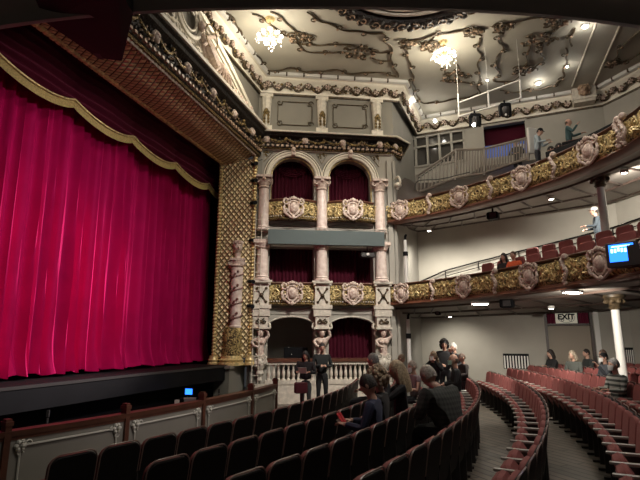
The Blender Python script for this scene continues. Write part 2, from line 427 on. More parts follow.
# far side wall: openings for the exit doorway, gallery window and gallery door
b = MB()
def wbox(s0, s1, z0, z1, d0=-.2, d1=0):
    b.box(wp((s0+s1)/2, (d0+d1)/2, (z0+z1)/2), (s1-s0, abs(d1-d0), z1-z0), ax=(WD, WN, V((0, 0, 1))))
wbox(-.6, 4.6, -.1, 3.05); wbox(6.12, 7.3, -.1, 3.05); wbox(4.6, 6.12, 2.98, 3.05)
wbox(-.6, 7.3, 3.05, 9.3)
for s0, s1 in ((-.6, -.45), (2.15, 2.85), (4.62, 7.3)): wbox(s0, s1, 9.3, 10.72)
wbox(-.6, 7.3, 10.72, CZ)
struct('wall_far', b, 'wall')
wallslab([Q4, Q5, Q6, Q7], -.1, CZ, 'wall', name='wall_rear')
# recess and door leaf behind the exit opening
b = MB(); b.box(wp(5.36, -.32, 1.3), (1.6, .06, 2.6), ax=(WD, WN, V((0, 0, 1))))
d1 = struct('door_1', b, 'door')
b = MB()
for s in (4.62, 6.10): b.box(wp(s, -.05, 1.5), (.09, .22, 3.1), ax=(WD, WN, V((0, 0, 1))))
b.box(wp(5.36, -.1, 2.56), (1.5, .2, .06), ax=(WD, WN, V((0, 0, 1)))); b.box(wp(5.36, -.02, 3.02), (1.66, .16, .1), ax=(WD, WN, V((0, 0, 1))))
struct('door_frame', b, 'underdark', d1)
b = MB(); b.box(wp(5.36, -.3, 2.8), (1.5, .04, .5), ax=(WD, WN, V((0, 0, 1)))); struct('transom_panel', b, 'black', d1)
for sx, (a0, a1) in enumerate(((4.68, 4.98), (5.72, 6.04))):
    c = MB(); c.grid(lambda u, v: wp(a0+(a1-a0)*u, -.16+.025*sin(u*26), 2.58+.42*v), 30, 2)
    tag(c.build('door_curtain', mat('wine_drape', (.14, .006, .03), .8)), 'small wine red curtain on the %s of the exit sign' % ('left' if sx == 0 else 'right'), 'curtain', 'curtains over the exit doorway')
# exit sign (lit plate with dark lettering)
t = thing('exit_sign', 'pale exit sign with ornate dark lettering above the stalls doorway', 'sign', wp(5.32, -.12, 2.6))
b = MB(); b.box(wp(5.32, -.13, 2.8), (.72, .03, .4), ax=(WD, WN, V((0, 0, 1))))
b.build('sign_plate', mat('sign_plate', (.65, .62, .5), .5, emit=(.8, .76, .6), es=.1), t)
def text_obj(name, body, size, loc, n, m, parent, bold=.0):
    cu = bpy.data.curves.new(name, 'FONT'); cu.body = body; cu.size = size; cu.extrude = .004; cu.offset = bold; cu.align_x = 'CENTER'; cu.align_y = 'CENTER'
    o = bpy.data.objects.new(name, cu); COL.objects.link(o)
    dg = bpy.context.evaluated_depsgraph_get(); me = bpy.data.meshes.new_from_object(o.evaluated_get(dg))
    bpy.data.objects.remove(o); X = V((-n.y, n.x, 0)); mb = MB()
    for v in me.vertices: mb.v.append(V(loc)+X*v.co.x+V((0, 0, 1))*v.co.y+V(n)*v.co.z)
    for p in me.polygons: mb.af(p.vertices)
    return mb.build(name, m, parent, False)
text_obj('lettering', 'EXIT', .27, wp(5.32, -.1, 2.83), WN, 'black', t, .012)
b = MB()
for sx in (-1, 1): b.tube(spiral(wp(5.32+sx*.14, -.1, 2.72), .07, 1.1, pi/2, sx, X=WD), .008, 5)
b.tube([wp(5.32+.28*sin(a), -.1, 2.8+.17*cos(a)) for a in [2*pi*i/24 for i in range(24)]], .006, 5, closed=True)
b.build('scroll', 'black', t)
# gallery window with twelve lights
b = MB()
for s in [-.42+.51*k for k in range(6)]: b.box(wp(s, -.02, 10.01), (.09, .14, 1.42), ax=(WD, WN, V((0, 0, 1))))
for z in (9.34, 10.22, 10.68): b.box(wp(.86, -.02, z), (2.64, .14, .08), ax=(WD, WN, V((0, 0, 1))))
w1 = struct('window_1', b, 'wall')
b = MB(); b.box(wp(.86, -.12, 10.0), (2.6, .02, 1.36), ax=(WD, WN, V((0, 0, 1)))); b.build('window_glass', 'glass', w1)
for k in range(5):
    c = MB(); s0 = -.38+.51*k
    c.grid(lambda u, v: wp(s0+.42*u, -.17+.015*sin(u*30), 9.36+.8*v), 16, 1)
    c.build('window_curtain', mat('faded_pink_curtain', (.26, .15, .12), .9) if k in (0, 1) else mat('pale_room_beyond', (.30, .24, .18), .9), w1)
b = MB(); b.box(wp(.86, -.5, 10.0), (2.9, .04, 1.7), ax=(WD, WN, V((0, 0, 1)))); b.build('dark_room_beyond', 'underdark', w1)
for sx in (1.2, 1.75):
    o_ = MB(); o_.ball(wp(sx, -.3, 10.0), .07, 8, 6); o_.build('lobby_lamp', 'bulb', w1)
# gallery doorway glowing blue inside
b = MB()
for s in (2.88, 4.58): b.box(wp(s, .0, 9.7), (.12, .14, 2.1), ax=(WD, WN, V((0, 0, 1))))
b.box(wp(3.73, 0, 10.72), (1.82, .14, .12), ax=(WD, WN, V((0, 0, 1))))
d2 = struct('door_2', b, 'wall')
b = MB(); b.box(wp(3.73, -.5, 10.4), (1.8, .04, .75), ax=(WD, WN, V((0, 0, 1)))); b.build('door_lintel_curtain', 'boxcur', d2)
b = MB(); b.box(wp(3.73, -.6, 9.65), (1.8, .04, .9), ax=(WD, WN, V((0, 0, 1)))); b.build('lit_room_beyond', mat('blue_lit_room', (.05, .1, .3), .6, emit=(.05, .12, .4), es=.5), d2)
b = MB(); b.ball(wp(3.95, -.52, 9.83), .035, 8, 6); b.ball(wp(4.3, -.5, 9.8), (.2, .04, .12), 8, 6, ax=(WD, WN, V((0, 0, 1)))); b.build('glimpsed_lamp', 'white', d2)
# wall grilles low on the far wall
for i, (s0, s1, z0, z1) in enumerate(((3.05, 3.95, .95, 1.5), (6.75, 7.28, 1.05, 1.75))):
    t = thing('radiator_grille', ('white slatted wall grille low on the far wall left of the exit doorway', 'white slatted wall grille low on the far wall at the right edge')[i], 'grille', wp((s0+s1)/2, .0, z0), 0)
    b = MB(); b.box(wp((s0+s1)/2, .02, (z0+z1)/2), (s1-s0, .04, z1-z0), ax=(WD, WN, V((0, 0, 1)))); b.build('backing', 'black', t)
    b = MB()
    for k in range(9): b.box(wp(s0+(s1-s0)*(k+.5)/9, .05, (z0+z1)/2-.03), ((s1-s0)/9*.5, .03, z1-z0-.1), ax=(WD, WN, V((0, 0, 1))))
    b.build('slat_bars', 'white', t)
# flat pilaster strips right of the exit doorway
b = MB()
wbox(6.18, 6.34, .2, 3.2, 0, .05)
struct('trim_1', b, 'white')

# ------------------------------------------------------------------ ceiling cornice (frieze with running scroll)
CP = [pp(-13, .1), V((-2.17, 16.2, 0)), bp(2.95, .0), wp(.15, .05), wp(7.3, 0), Q5, Q6, Q7]
prof = [(0, 10.78), (.06, 10.8), (.07, 10.86), (.03, 10.9), (.08, 11.05), (.2, 11.2), (.26, 11.24), (.28, 11.3), (.36, 11.33), (.38, 11.43)]
b = MB(); b.sweep(CP, prof); tr = struct('trim_2', b, 'creamlight', smooth=True); tr.name = 'ceiling_cornice'
tag(tr, None, None)
def frieze_scroll(path, zc, amp, period, d, mb, fl, rad=.035, t0=0, t1=None):
    pa = Path(path); t1 = t1 or pa.L; n = int((t1-t0)/period)
    pts = []
    for i in range(n*10+1):
        t = t0+(t1-t0)*i/(n*10); q, dr, nn = pa.at(t); ph = 2*pi*i/10/2
        pts.append(q+nn*(d+.05*sin(ph))+V((0, 0, zc+amp*sin(ph))))
    mb.tube(pts, rad, 5)
    for i in range(n):
        t = t0+(t1-t0)*(i+.5)/n; q, dr, nn = pa.at(t); sg = 1 if i % 2 else -1
        c = q+nn*(d+.02)+V((0, 0, zc-sg*amp*.35))
        mb.tube(spiral(c, amp*.75, 1.1, pi/2*sg, sg, n=12, X=dr), rad*.7, 5)
        for k in range(5):
            a = 2*pi*k/5; fl.ball(c+dr*(.075*cos(a))+V((0, 0, .075*sin(a)))+nn*.05, .038, 5, 4)
        fl.ball(c+nn*.08, .035, 6, 4)
UP_ = V((0, 0, 1)); mo, fl = MB(), MB()
frieze_scroll([p+V((0, 0, 0)) for p in CP], 11.03, .13, .36, .14, mo, fl, rad=.048, t0=6)
mo.build('running_scroll', 'orn', tr); fl.build('frieze_flowers', 'pinkcream', tr)
b = MB(); b.sweep(CP, [(.36, 11.30), (.44, 11.33), (.46, 11.43)]); b.build('top_fillet', 'white', tr)
b = MB(); pa = Path(CP)
k = 6.0
while k < pa.L:
    q, dr, nn = pa.at(k); b.box(q+nn*.42+V((0, 0, 11.37)), (.05, .1, .12), ax=(dr, nn, V((0, 0, 1)))); k += .62
b.build('fillet_studs', 'orn', tr)
b = MB(); b.sweep(CP, [(.0, 10.74), (.05, 10.74), (.06, 10.8), (0, 10.8)]); b.build('lower_fillet', 'orn', tr)
b = MB(); c = MB(); rr = random.Random(5); k = 6.2
while k < pa.L-2:
    q, dr, nn = pa.at(k); (b if rr.random() < .7 else c).ball(q+nn*rr.uniform(.12, .2)+UP_*(11.03+rr.uniform(-.13, .13)), (rr.uniform(.03, .06), .03, rr.uniform(.03, .06)), 6, 4); k += .055
b.build('leafage', 'orn', tr); c.build('leafage_highlights', 'dgold', tr)
# block with a lion mask interrupting the cornice
t = thing('corbel_block', 'pale square corbel with a dark carved mask breaking the ceiling cornice', 'corbel', wp(6.65, 0, 10.9))
b = MB(); b.box(wp(6.65, .3, 11.2), (.8, .5, .5), ax=(WD, WN, V((0, 0, 1)))); b.box(wp(6.65, .3, 10.9), (.72, .42, .1), ax=(WD, WN, V((0, 0, 1)))); b.build('block', 'cream', t)
o = inst(P_maskd, t, WN*.55+V((0, 0, .34)), face_rz(WN), 1.4)
# two ceiling ribs running in from that block
for i, (a, c) in enumerate(((at_z(572, 86, CZ), at_z(598, 18, CZ)), (at_z(594, 84, CZ), at_z(622, 20, CZ)))):
    b = MB(); b.tube([a-V((0, 0, .01)), c-V((0, 0, .01))], .028, 6); tag(b.build('ceiling_rib', 'cream'), ('thin pale ceiling rib beside the bright downlight', 'thin pale ceiling rib at the far right of the ceiling')[i], 'moulding')

# ------------------------------------------------------------------ entablature (dark carved cornice with masks)
EP = [pp(-13, 0), V((-2.2, 16.22, 0)), bp(2.55, 0), bp(2.95, -.35), bp(3.05, -1.6)]
prof = [(0, 8.42), (.12, 8.45), (.14, 8.55), (.08, 8.6), (.10, 8.95), (.2, 9.02), (.3, 9.06), (.33, 9.14), (.42, 9.17), (.44, 9.27), (0, 9.32)]
def ez(z): return 9.20-(9.27-z)*.60
EA, EB = EP[:2], EP[1:]
def esweep(mb, pr):
    mb.sweep(EA, pr); mb.sweep(EB, [(d, ez(z)) for d, z in pr])
b = MB(); esweep(b, prof); ent = struct('entablature', b, 'bronze', smooth=True); ent['kind'] = 'structure'
b = MB(); esweep(b, [(.40, 9.19), (.47, 9.20), (.49, 9.27), (.0, 9.34)]); b.build('top_edge_highlight', 'creamlight', ent)  # pale strip paints the highlight along the cornice edge
b = MB(); esweep(b, [(.0, 8.36), (.10, 8.36), (.12, 8.42), (.02, 8.44)]); b.build('lower_edge', 'dgold', ent)
epa = Path(EP); zt = lambda t_, z: ez(z) if t_ > L0 else z; L0 = (V((-2.2, 16.22, 0))-EP[0]).length
mts = [L0+.3+1.36*k for k in range(0, 4)]
k = L0-1.0
while k > L0-9: mts.append(k); k -= 1.36
mts += [L0+4.9, L0+5.6, L0+6.2]
for t_ in mts:
    q, dr, nn = epa.at(t_); inst(P_mask, ent, q+nn*.14+V((0, 0, ez(8.82) if t_ > L0 else 8.82)), face_rz(nn), .72 if t_ > L0 else .85)
g, g2 = MB(), MB(); ms = sorted(mts)
for a, c in zip(ms, ms[1:]):
    for sub in range(2):
        ta, tb = a+.12+(c-a-.12)*sub*.5, a+.12+(c-a-.12)*(sub*.5+.5); pts = []
        for i in range(9):
            u = i/8; q, dr, nn = epa.at(ta+(tb-ta)*u); pts.append(q+nn*(.18+.04*sin(pi*u))+V((0, 0, zt(ta+.01, 8.92-.22*sin(pi*u)))))
        g.tube(pts, [.022+.02*sin(pi*i/8) for i in range(9)], 5)
        for i in (1, 3, 5, 7): g2.ball(pts[i]+V((0, 0, -.01)), .045, 5, 4)
    q, dr, nn = epa.at((a+c)/2); g2.ball(q+nn*.2+V((0, 0, zt((a+c)/2, 8.93))), .06, 7, 5)
g.build('garland', 'dgold', ent); g2.build('garland_fruit', 'dgold', ent)
b = MB(); c = MB(); rr = random.Random(9); kk = L0-9
while kk < L0+6:
    q, dr, nn = epa.at(kk)
    for _ in range(3): (b if rr.random() < .6 else c).ball(q+nn*rr.uniform(.10, .2)+V((0, 0, zt(kk, rr.uniform(8.6, 8.98)))), (rr.uniform(.02, .055), rr.uniform(.02, .05), rr.uniform(.02, .05)), 6, 4)
    kk += .075
b.build('carved_foliage', 'bronze', ent); c.build('foliage_highlights', 'orn2', ent)
b = MB(); kk = L0-9
while kk < L0+6:                                                             # dentils
    q, dr, nn = epa.at(kk); b.box(q+nn*.16+V((0, 0, zt(kk, 8.51))), (.09, .1, .07), ax=(dr, nn, V((0, 0, 1)))); kk += .17
b.build('dentils', 'orn2', ent)

# ------------------------------------------------------------------ attic pilasters and framed panels over the boxes
for i, s in enumerate((-1.95, .06, 2.1)):
    t = thing('attic_pilaster', 'cream tapering pilaster with gilt leaf drop, %s of three above the boxes' % ('left', 'middle', 'right')[i], 'pilaster', bp(s, 0, 9.33), 0, 'pilasters above the boxes')
    b = MB(); b.box(bp(s, .07, 9.42), (.42, .16, .2), ax=(BU, BM, V((0, 0, 1))))
    b.tube([bp(s, .05, 9.5), bp(s, .1, 10.0), bp(s, .06, 10.6)], [.13, .16, .19], 8); b.box(bp(s, .08, 10.68), (.46, .2, .12), ax=(BU, BM, V((0, 0, 1))))
    b.build('shaft', 'cream', t)
    g = MB(); g.ball(bp(s, .26, 10.0), (.08, .05, .13), 8, 6, ax=(BU, BM, V((0, 0, 1))))
    for k in range(4):
        for sx in (-1, 1): g.ball(bp(s+sx*.07, .22, 9.62+.12*k), (.05, .03, .07), 6, 4)
    g.build('leaf_drop', 'dgold', t)
for i, s in enumerate((-.92, 1.1)):
    b = MB(); hw, z0, z1 = .62, 9.62, 10.52
    for (o1, r) in ((0, .016),):
        a, c, d, e, k = hw-o1, z0+o1, z1-o1, .14, .14
        b.tube([bp(s+x, .03, z) for x, z in ((-a+k, c), (a-k, c), (a-k, c+k), (a, c+k), (a, d-k), (a-k, d-k), (a-k, d), (-a+k, d), (-a+k, d-k), (-a, d-k), (-a, c+k), (-a+k, c+k))], r, 5, closed=True)
    t = tag(b.build('wall_panel_moulding', 'orn'), 'dark stepped panel moulding on the attic wall, %s one' % ('left', 'right')[i], 'moulding', 'panel mouldings above the boxes')
    g = MB()
    for sx in (-1, 1):
        for sz in (0, 1): g.tube(spiral(bp(s+sx*(hw-.05), .05, (z0 if sz == 0 else z1)+(.05 if sz == 0 else -.05)), .11, 1, 0, sx, 12, X=BU), .018, 5)
    g.build('corner_scroll', 'orn', t)

# ------------------------------------------------------------------ tympanum relief over the proscenium
t = thing('proscenium_relief', 'cream and pink plaster relief with cartouche and reclining figure above the proscenium', 'relief', pp(-3, .1, 9.35))
def prr(s, z, d=.12): return pp(s, -d, z)
b = MB(); arc = [prr(-9.5+9.2*u, 9.5+1.9*(1-(abs(u-.0))**2.4)-.0, .14) for u in [i/26 for i in range(27)]]
for dz, r in ((0, .085), (-.2, .05), (-.33, .03)):
    b.tube([p+V((0, 0, dz*.9))-PE*(-dz*1.0) for p in arc], r, 7)
b.build('arch_moulding', 'creamlight', t)
b = MB()
b.tube([prr(-4.9+.62*cos(a)*1.0, 10.4+.55*sin(a), .16) for a in [2*pi*i/24 for i in range(24)]], .08, 6, closed=True)
b.tube([prr(-4.9+.4*cos(a), 10.4+.38*sin(a), .16) for a in [2*pi*i/20 for i in range(20)]], .04, 6, closed=True)
for k in range(26):
    s = -8.5+.3*k; z = 9.52+.25*random.random(); b.tube([p-PN*0 for p in spiral(prr(s, z, .14), .12+.12*random.random(), 1.3, random.random()*6, random.choice((-1, 1)), 14, X=PE)], .035, 5)
for k in range(14):
    s = -6.2+.16*k; z = 9.7+.5*random.random(); b.tube(spiral(prr(s, z, .14), .1+.14*random.random(), 1.1, random.random()*6, 1, 12, X=PE), .04, 5)
b.build('scrollwork', 'cream', t)
b = MB()                                                                      # reclining figure
b.tube(catmull([prr(-4.3, 10.2, .2), prr(-4.0, 10.05, .25), prr(-3.75, 9.85, .28), prr(-3.4, 9.75, .25), prr(-3.0, 9.95, .22), prr(-2.7, 9.6, .2), prr(-2.4, 9.5, .18)], 4), [.10, .12, .14, .15, .16, .17, .17, .17, .16, .15, .15, .14, .13, .13, .12, .12, .11, .1, .1, .09, .08, .07, .06, .05, .05], 8)
b.ball(prr(-4.35, 10.42, .24), (.12, .13, .15), 9, 7)
b.tube([prr(-4.15, 10.2, .28), prr(-3.8, 10.45, .3), prr(-3.5, 10.75, .26)], [.06, .05, .04], 6); b.tube([prr(-4.1, 10.1, .3), prr(-4.4, 9.8, .34), prr(-4.2, 9.6, .3)], [.06, .05, .04], 6)
for k in range(6): b.tube(catmull([prr(-3.7+.1*k, 9.9, .34), prr(-3.5+.14*k, 9.7, .36), prr(-3.6+.2*k, 9.5, .3)], 3), .035, 5)
for k in range(12): b.ball(prr(-2.3+.13*k, 9.5+.1*(k % 3), .2), (.07, .06, .08), 6, 5)
b.build('figure', 'pinkcream', t)
b = MB(); b.tube([prr(-4.0+.34*cos(a), 10.3+.34*sin(a), .36) for a in [2*pi*i/20 for i in range(20)]], .02, 5, closed=True); b.build('hoop', 'dgold', t)

# ------------------------------------------------------------------ proscenium frame
fr = thing('proscenium', 'gilded lattice proscenium surround around the stage opening', 'proscenium', pp(0, .5, 1.25))
b = MB(); n = 30
def soff(u, v):      # cove from outer edge down to inner edge
    return pp(-13+13*u - .45*v, v*1.0, 8.36-.36*v-.10*sin(pi*v))
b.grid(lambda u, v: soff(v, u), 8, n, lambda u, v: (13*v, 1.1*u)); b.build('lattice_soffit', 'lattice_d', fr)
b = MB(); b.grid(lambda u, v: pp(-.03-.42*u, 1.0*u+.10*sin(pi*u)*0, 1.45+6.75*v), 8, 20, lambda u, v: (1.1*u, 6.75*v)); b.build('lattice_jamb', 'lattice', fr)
def rope(p0, p1, r, n, mb):
    p0, p1 = V(p0), V(p1)
    for i in range(n): mb.ball(p0+(p1-p0)*((i+.5)/n), (r, r, (p1-p0).length/n*.62), 7, 5, ax=None if abs((p1-p0).normalized().z) > .9 else ((p1-p0).normalized().cross(V((0, 0, 1))).normalized(), V((0, 0, 1)), (p1-p0).normalized()))
for so in ((-.02, -.06, 8.3), (-.45, 1.02, 8.0)): b = MB(); rope(pp(so[0], so[1], 1.4), pp(*so), .08, 60, b); b.build('bead_moulding', 'gold2', fr)
b = MB()
rope(pp(-13, 1.0, 8.0), pp(-.45, 1.0, 8.0), .075, 80, b); b.build('top_bead_moulding', 'gold2', fr)
b = MB(); rope(pp(-13, -.03, 8.36), pp(-.02, -.03, 8.36), .07, 90, b); b.build('outer_bead', 'cream', fr)
b = MB(); b.sweep([pp(-13, -.0), pp(0, -.0)], [(0, 8.3), (.05, 8.3), (.05, 8.5), (0, 8.5)], closedprof=True); b.build('edge_strip', 'dgold', fr)
b = MB()                                                                      # clustered column bases
for s, off, r in ((-.02, -.05, .13), (-.45, 1.02, .14), (-.25, .5, .33)):
    b.lathe(pp(s, off, 1.22), [(r*1.35, 0), (r*1.35, .07), (r*1.15, .1), (r*1.25, .17), (r, .22), (r*.95, .3)], 14)
b.build('jamb_base', 'gold2', fr)
b = MB(); b.lathe(pp(-.23, .48, 1.5), [(.3, 0), (.31, .1), (.29, .5), (.29, .85), (.24, .92)], 16); b.build('ornate_drum', 'gold', fr)
b = MB(); b.box(pp(-.2, .55, .62), (.5, 1.15, 1.22), rz=-R(15.5)); b.box(pp(-.2, .55, 1.18), (.62, 1.28, .08), rz=-R(15.5)); b.build('grey_plinth', 'railpanel', fr)
# pink herm column on the jamb
t = thing('herm_column', 'pink garlanded herm column with a carved head standing on the gilded jamb', 'column', pp(-.23, .42, 2.42))
c0 = pp(-.24, .40, 0)
b = MB(); b.lathe(c0+V((0, 0, 2.4)), [(.2, 0), (.2, .05), (.175, .08), (.19, .9), (.205, 1.85), (.2, 1.95)], 16); b.build('shaft', 'pink', t)
b = MB()
for k in range(4):
    b.tube([c0+V((.2*cos(a), .2*sin(a), 2.6+.45*k+.2*(a+pi)/pi)) for a in [-pi+2*pi*i/16*.55 for i in range(17)]], .03, 5)
    for i in range(4):
        a = -2.6+.45*i; b.ball(c0+V((.215*cos(a), .215*sin(a), 2.62+.45*k+.08*i)), .045, 6, 4)
b.build('spiral_garland', mat('dark_rose_garland', (.25, .12, .1), .5, var=.5, vscale=12), t)
b = MB(); b.box(c0+V((0, 0, 4.62)), (.5, .44, .07), rz=.2); b.lathe(c0+V((0, 0, 4.36)), [(.19, 0), (.24, .05), (.2, .1), (.22, .24)], 14)
for sx in (-1, 1): b.lathe(c0+V((sx*.2, -.02, 4.5)), [(.0, -.2), (.085, -.2), (.085, .16), (0, .16)], 12, ax=(V((1, 0, 0)), V((0, 0, 1)), V((0, -1, 0))))
b.build('ionic_capital', 'pinkcream', t)
b = MB(); b.lathe(c0+V((0, 0, 4.66)), [(.12, 0), (.09, .1), (.13, .2)], 12); b.ball(c0+V((0, 0, 5.08)), (.16, .17, .22), 12, 9); b.ball(c0+V((.06, -.16, 5.04)), (.03, .05, .05), 6, 5)
for k in range(10):
    a = 2*pi*k/10; b.ball(c0+V((.13*cos(a), .13*sin(a), 5.2)), .07, 6, 5)
b.build('carved_head', 'pinkcream', t)
# grey pier between the frame and the boxes
b = MB(); b.box(bp(-2.22, -.12, 4.3), (.34, .3, 8.7), ax=(BU, BM, V((0, 0, 1)))); b.box(bp(-2.3, -.02, 4.3), (.1, .2, 8.7), ax=(BU, BM, V((0, 0, 1))))
struct('wall_pier', b, 'wall_low')

# lighting boom with small fixtures on the pier, and the thin rung ladder
t = thing('lighting_boom', 'vertical black pipe with clamped stage lamps on the pier beside the boxes', 'lighting boom', bp(-2.3, .16, .8))
b = MB(); b.tube([bp(-2.3, .16, .2), bp(-2.3, .16, 8.3)], .018, 6); b.build('pipe', 'iron', t)
for z in (3.1, 3.9, 5.3, 6.6, 7.4, 8.0):
    f = MB(); f.lathe(bp(-2.33, .26, z), [(.0, -.1), (.055, -.1), (.055, .04), (.075, .12), (0, .12)], 10, ax=(V((0, 0, 1)), BU, (BM+BU*.8+V((0, 0, -.2))).normalized()))
    f.tube([bp(-2.3, .16, z), bp(-2.33, .24, z)], .02, 6); f.tube([bp(-2.3, .16, z+.1), bp(-2.05, .2, z+.2)], .012, 5); f.build('stage_lamp', 'black', t)
t = thing('rung_ladder', 'slim pale vertical ladder fixed in front of the left box column', 'ladder', bp(-2.15, .3, .1))
b = MB()
for s in (-2.22, -2.02): b.tube([bp(s, .32, .0), bp(s, .32, 6.2)], .014, 6)
b.build('stile', 'cream', t); b = MB()
for k in range(20): b.tube([bp(-2.22, .32, .3+.3*k), bp(-2.02, .32, .3+.3*k)], .011, 6)
b.build('rungs', 'cream', t)

# ------------------------------------------------------------------ stage curtain and valance
CUT = thing('stage_curtain', 'bright crimson velvet house curtain hanging in deep pleats across the stage', 'curtain', pp(-4, 1.95, 1.26))
rnd = [random.random()*6.28 for _ in range(12)]
def fold(s):
    p = s*2*pi
    q_ = p/.29+1.6*sin(p/2.9+rnd[0])+rnd[1]; return .20*(1-abs(sin(q_/2))**.75)-.06+.05*sin(p/.83+rnd[2]+1.2*sin(p/1.7))+.04*sin(p/.17+rnd[3]+2*sin(p/1.3+rnd[4]))
b = MB()
def cur(u, v):
    s = -12+12.6*u; hem = max(0, .12-v)/.12
    f = fold(s+.06*(1-v)*sin(s*1.3+rnd[5])) * (.8+.35*(1-v))
    pud = hem*hem*(.10+.09*sin(s*9+rnd[6]))
    return pp(s+.03*hem*sin(s*21), 1.95-f-pud-.05*(1-v), 1.30+6.55*v+.03*hem*(1+sin(s*14)))
b.grid(cur, 620, 30); b.build('drape', 'curtain', CUT)
b = MB(); cusps = [-12.8, -10.7, -8.62, -6.6, -4.5, -2.42, -.3, .55]
VAL = thing('swag_valance', 'dark maroon swagged valance with gold fringe above the house curtain', 'valance', pp(-4, 1.6, 7.6))
def swz(s):
    for a, c in zip(cusps, cusps[1:]):
        if a <= s <= c: u = (s-a)/(c-a); return u, 7.35-.26*sin(pi*u)**.8, a, c
    return 0, 7.3, 0, 0
def val(u, v):
    s = -12.1+12.6*u; uu, zb, a, c = swz(s); ztop = 8.75
    z = ztop-(ztop-zb)*v; sag = sin(pi*uu)
    ph = (v*7.5 + .9*sag*(.3+.7*v))*2*pi
    return pp(s, 1.62-.06*sin(ph*1.0)-.10*sag-.02*v, z)
b.grid(val, 260, 60); b.build('swags', 'valance', VAL)
b = MB(); nn_ = 520
def frg(u, v):
    s = -12.1+12.6*u; uu, zb, a, c = swz(s); return pp(s, 1.56-.10*sin(pi*uu)+.008*(round(u*nn_) % 2), zb+.03-.2*v)
b.grid(frg, nn_, 2); b.build('fringe', 'fringe', VAL)
b = MB()
b.tube([pp(-12.1+12.6*i/200, 1.55-.10*sin(pi*swz(-12.1+12.6*i/200)[0]), swz(-12.1+12.6*i/200)[1]+.03) for i in range(201)], .028, 5); b.build('fringe_braid', 'gold2', VAL)
# dark masking behind the frame
b = MB(); b.box(pp(-6, 3.0, 5), (14, .1, 9.5), ax=(PE, PN, V((0, 0, 1)))); b.box(pp(.55, 2.05, 4.6), (.1, 2.2, 7), ax=(PE, PN, V((0, 0, 1))))
b.box(pp(-6, 1.6, 8.85), (13.5, 1.6, .1), ax=(PE, PN, V((0, 0, 1))))
struct('wall_stage', b, 'black')
# stage deck and fascia over the orchestra pit
lip = [pp(-13, 1.0), pp(-8.5, .86), pp(-6.8, .79), pp(-4.7, .74), pp(-2.6, .62), pp(-.6, .42), pp(-.42, .42)]
b = MB(); b.sweep([(p.x, p.y) for p in lip], [(0, .80), (0, 1.22), (-.02, 1.25), (-2.2, 1.25), (-2.2, .80)], closedprof=True); st = struct('stage_platform', b, 'blackg')
b = MB(); b.sweep([(p.x, p.y) for p in lip], [(.0, 1.19), (.02, 1.19), (.02, 1.245), (0, 1.245)], closedprof=True); b.build('nosing', 'iron', st)
b = MB(); b.box(pp(-6, 1.6, .3), (14, .1, 1.3), ax=(PE, PN, V((0, 0, 1)))); struct('wall_pit', b, 'black')
b = MB(); b.grid(lambda u, v: pp(-13+13.2*u, 1.55-2.2*v, .02), 4, 2); struct('floor_pit', b, 'black')
# gear glimpsed in the pit
q = at_y(189, 391.5, 12.9)
t = thing('pit_monitor', 'small blue lit monitor glowing under the stage edge', 'monitor', (q.x, q.y, .62))
b = MB(); b.box(q, (.26, .04, .2), rz=-.3); b.box(q-V((0, 0, .2)), (.04, .03, .3)); b.build('casing', 'black', t)
b = MB(); b.box(q+V((.0, -.025, 0)), (.2, .01, .14), rz=-.3); b.build('screen', 'blue', t)
b = MB(); b.lathe((q.x, q.y, .02), [(.16, 0), (.16, .02), (.02, .03), (.02, q.z-.3)], 12); b.build('stand', 'black', t)
q = at_y(190, 400, 12.4)
t = thing('music_stand', 'music stand with white sheets under the stage edge', 'music stand', (q.x, q.y, .02))
b = MB(); b.lathe((q.x, q.y, .02), [(.18, 0), (.17, .02), (.015, .04), (.015, q.z-.05)], 10); b.box(q+V((0, .04, -.03)), (.5, .02, .2), ax=(V((1, 0, 0)), V((0, .8, .6)), V((0, -.6, .8)))); b.build('stand', 'black', t)
b = MB(); b.box(q+V((0, .01, 0)), (.3, .01, .13), ax=(V((1, 0, 0)), V((0, .8, .6)), V((0, -.6, .8)))); b.build('sheet', 'paper', t)
q = at_y(177, 402, 12.3); b = MB(); b.box(q, (.1, .06, .1)); b.box(q-V((0, 0, q.z/2)), (.02, .02, q.z-.06)); tag(b.build('pit_lamp', 'railmould'), 'tiny pale lamp on a stalk left of the white music sheets', 'lamp')
q = at_y(131, 413, 12.5)
for i, (px, py) in enumerate(((48, 413.5), (219, 391))):
    q = at_y(px, py, (9.3, 14.6)[i]); b = MB(); b.lathe((q.x, q.y, .02), [(.1, 0), (.1, .02), (.02, .03), (.02, q.z-.1)], 8); b.box(q, (.05, .03, .12)); tag(b.build('pit_stand', 'iron'), ('grey stand under the stage edge at far left', 'small stand under the stage edge by the plinth')[i], 'stand')

# ------------------------------------------------------------------ the three-tier stage boxes
CS = (-1.97, .05, 2.12); UP = V((0, 0, 1)); BAX = (BU, BM, UP)
ORD3 = ('left', 'middle', 'right'); ORD2 = ('left', 'right')
BAYS = ((-1.62, -.30), (.40, 1.78)); BC = (-.96, 1.09)
def bbox(mb, s0, s1, z0, z1, d0, d1): mb.box(bp((s0+s1)/2, (d0+d1)/2, (z0+z1)/2), (s1-s0, d1-d0, z1-z0), ax=BAX)
b = MB()
for s0, s1 in ((-2.25, -1.74), (-.20, .30), (1.88, 2.72)): bbox(b, s0, s1, -.1, 9.25, -.55, -.02)
for z0, z1 in ((-.1, .62), (2.86, 3.15), (5.15, 5.95), (8.62, 9.25)): bbox(b, -2.25, 2.72, z0, z1, -.5, -.03)
bbox(b, -2.25, 2.72, -.1, 9.25, -1.75, -1.6)
for z in (.1, 3.05, 5.85): bbox(b, -2.2, 2.7, z-.1, z, -1.6, -.5)
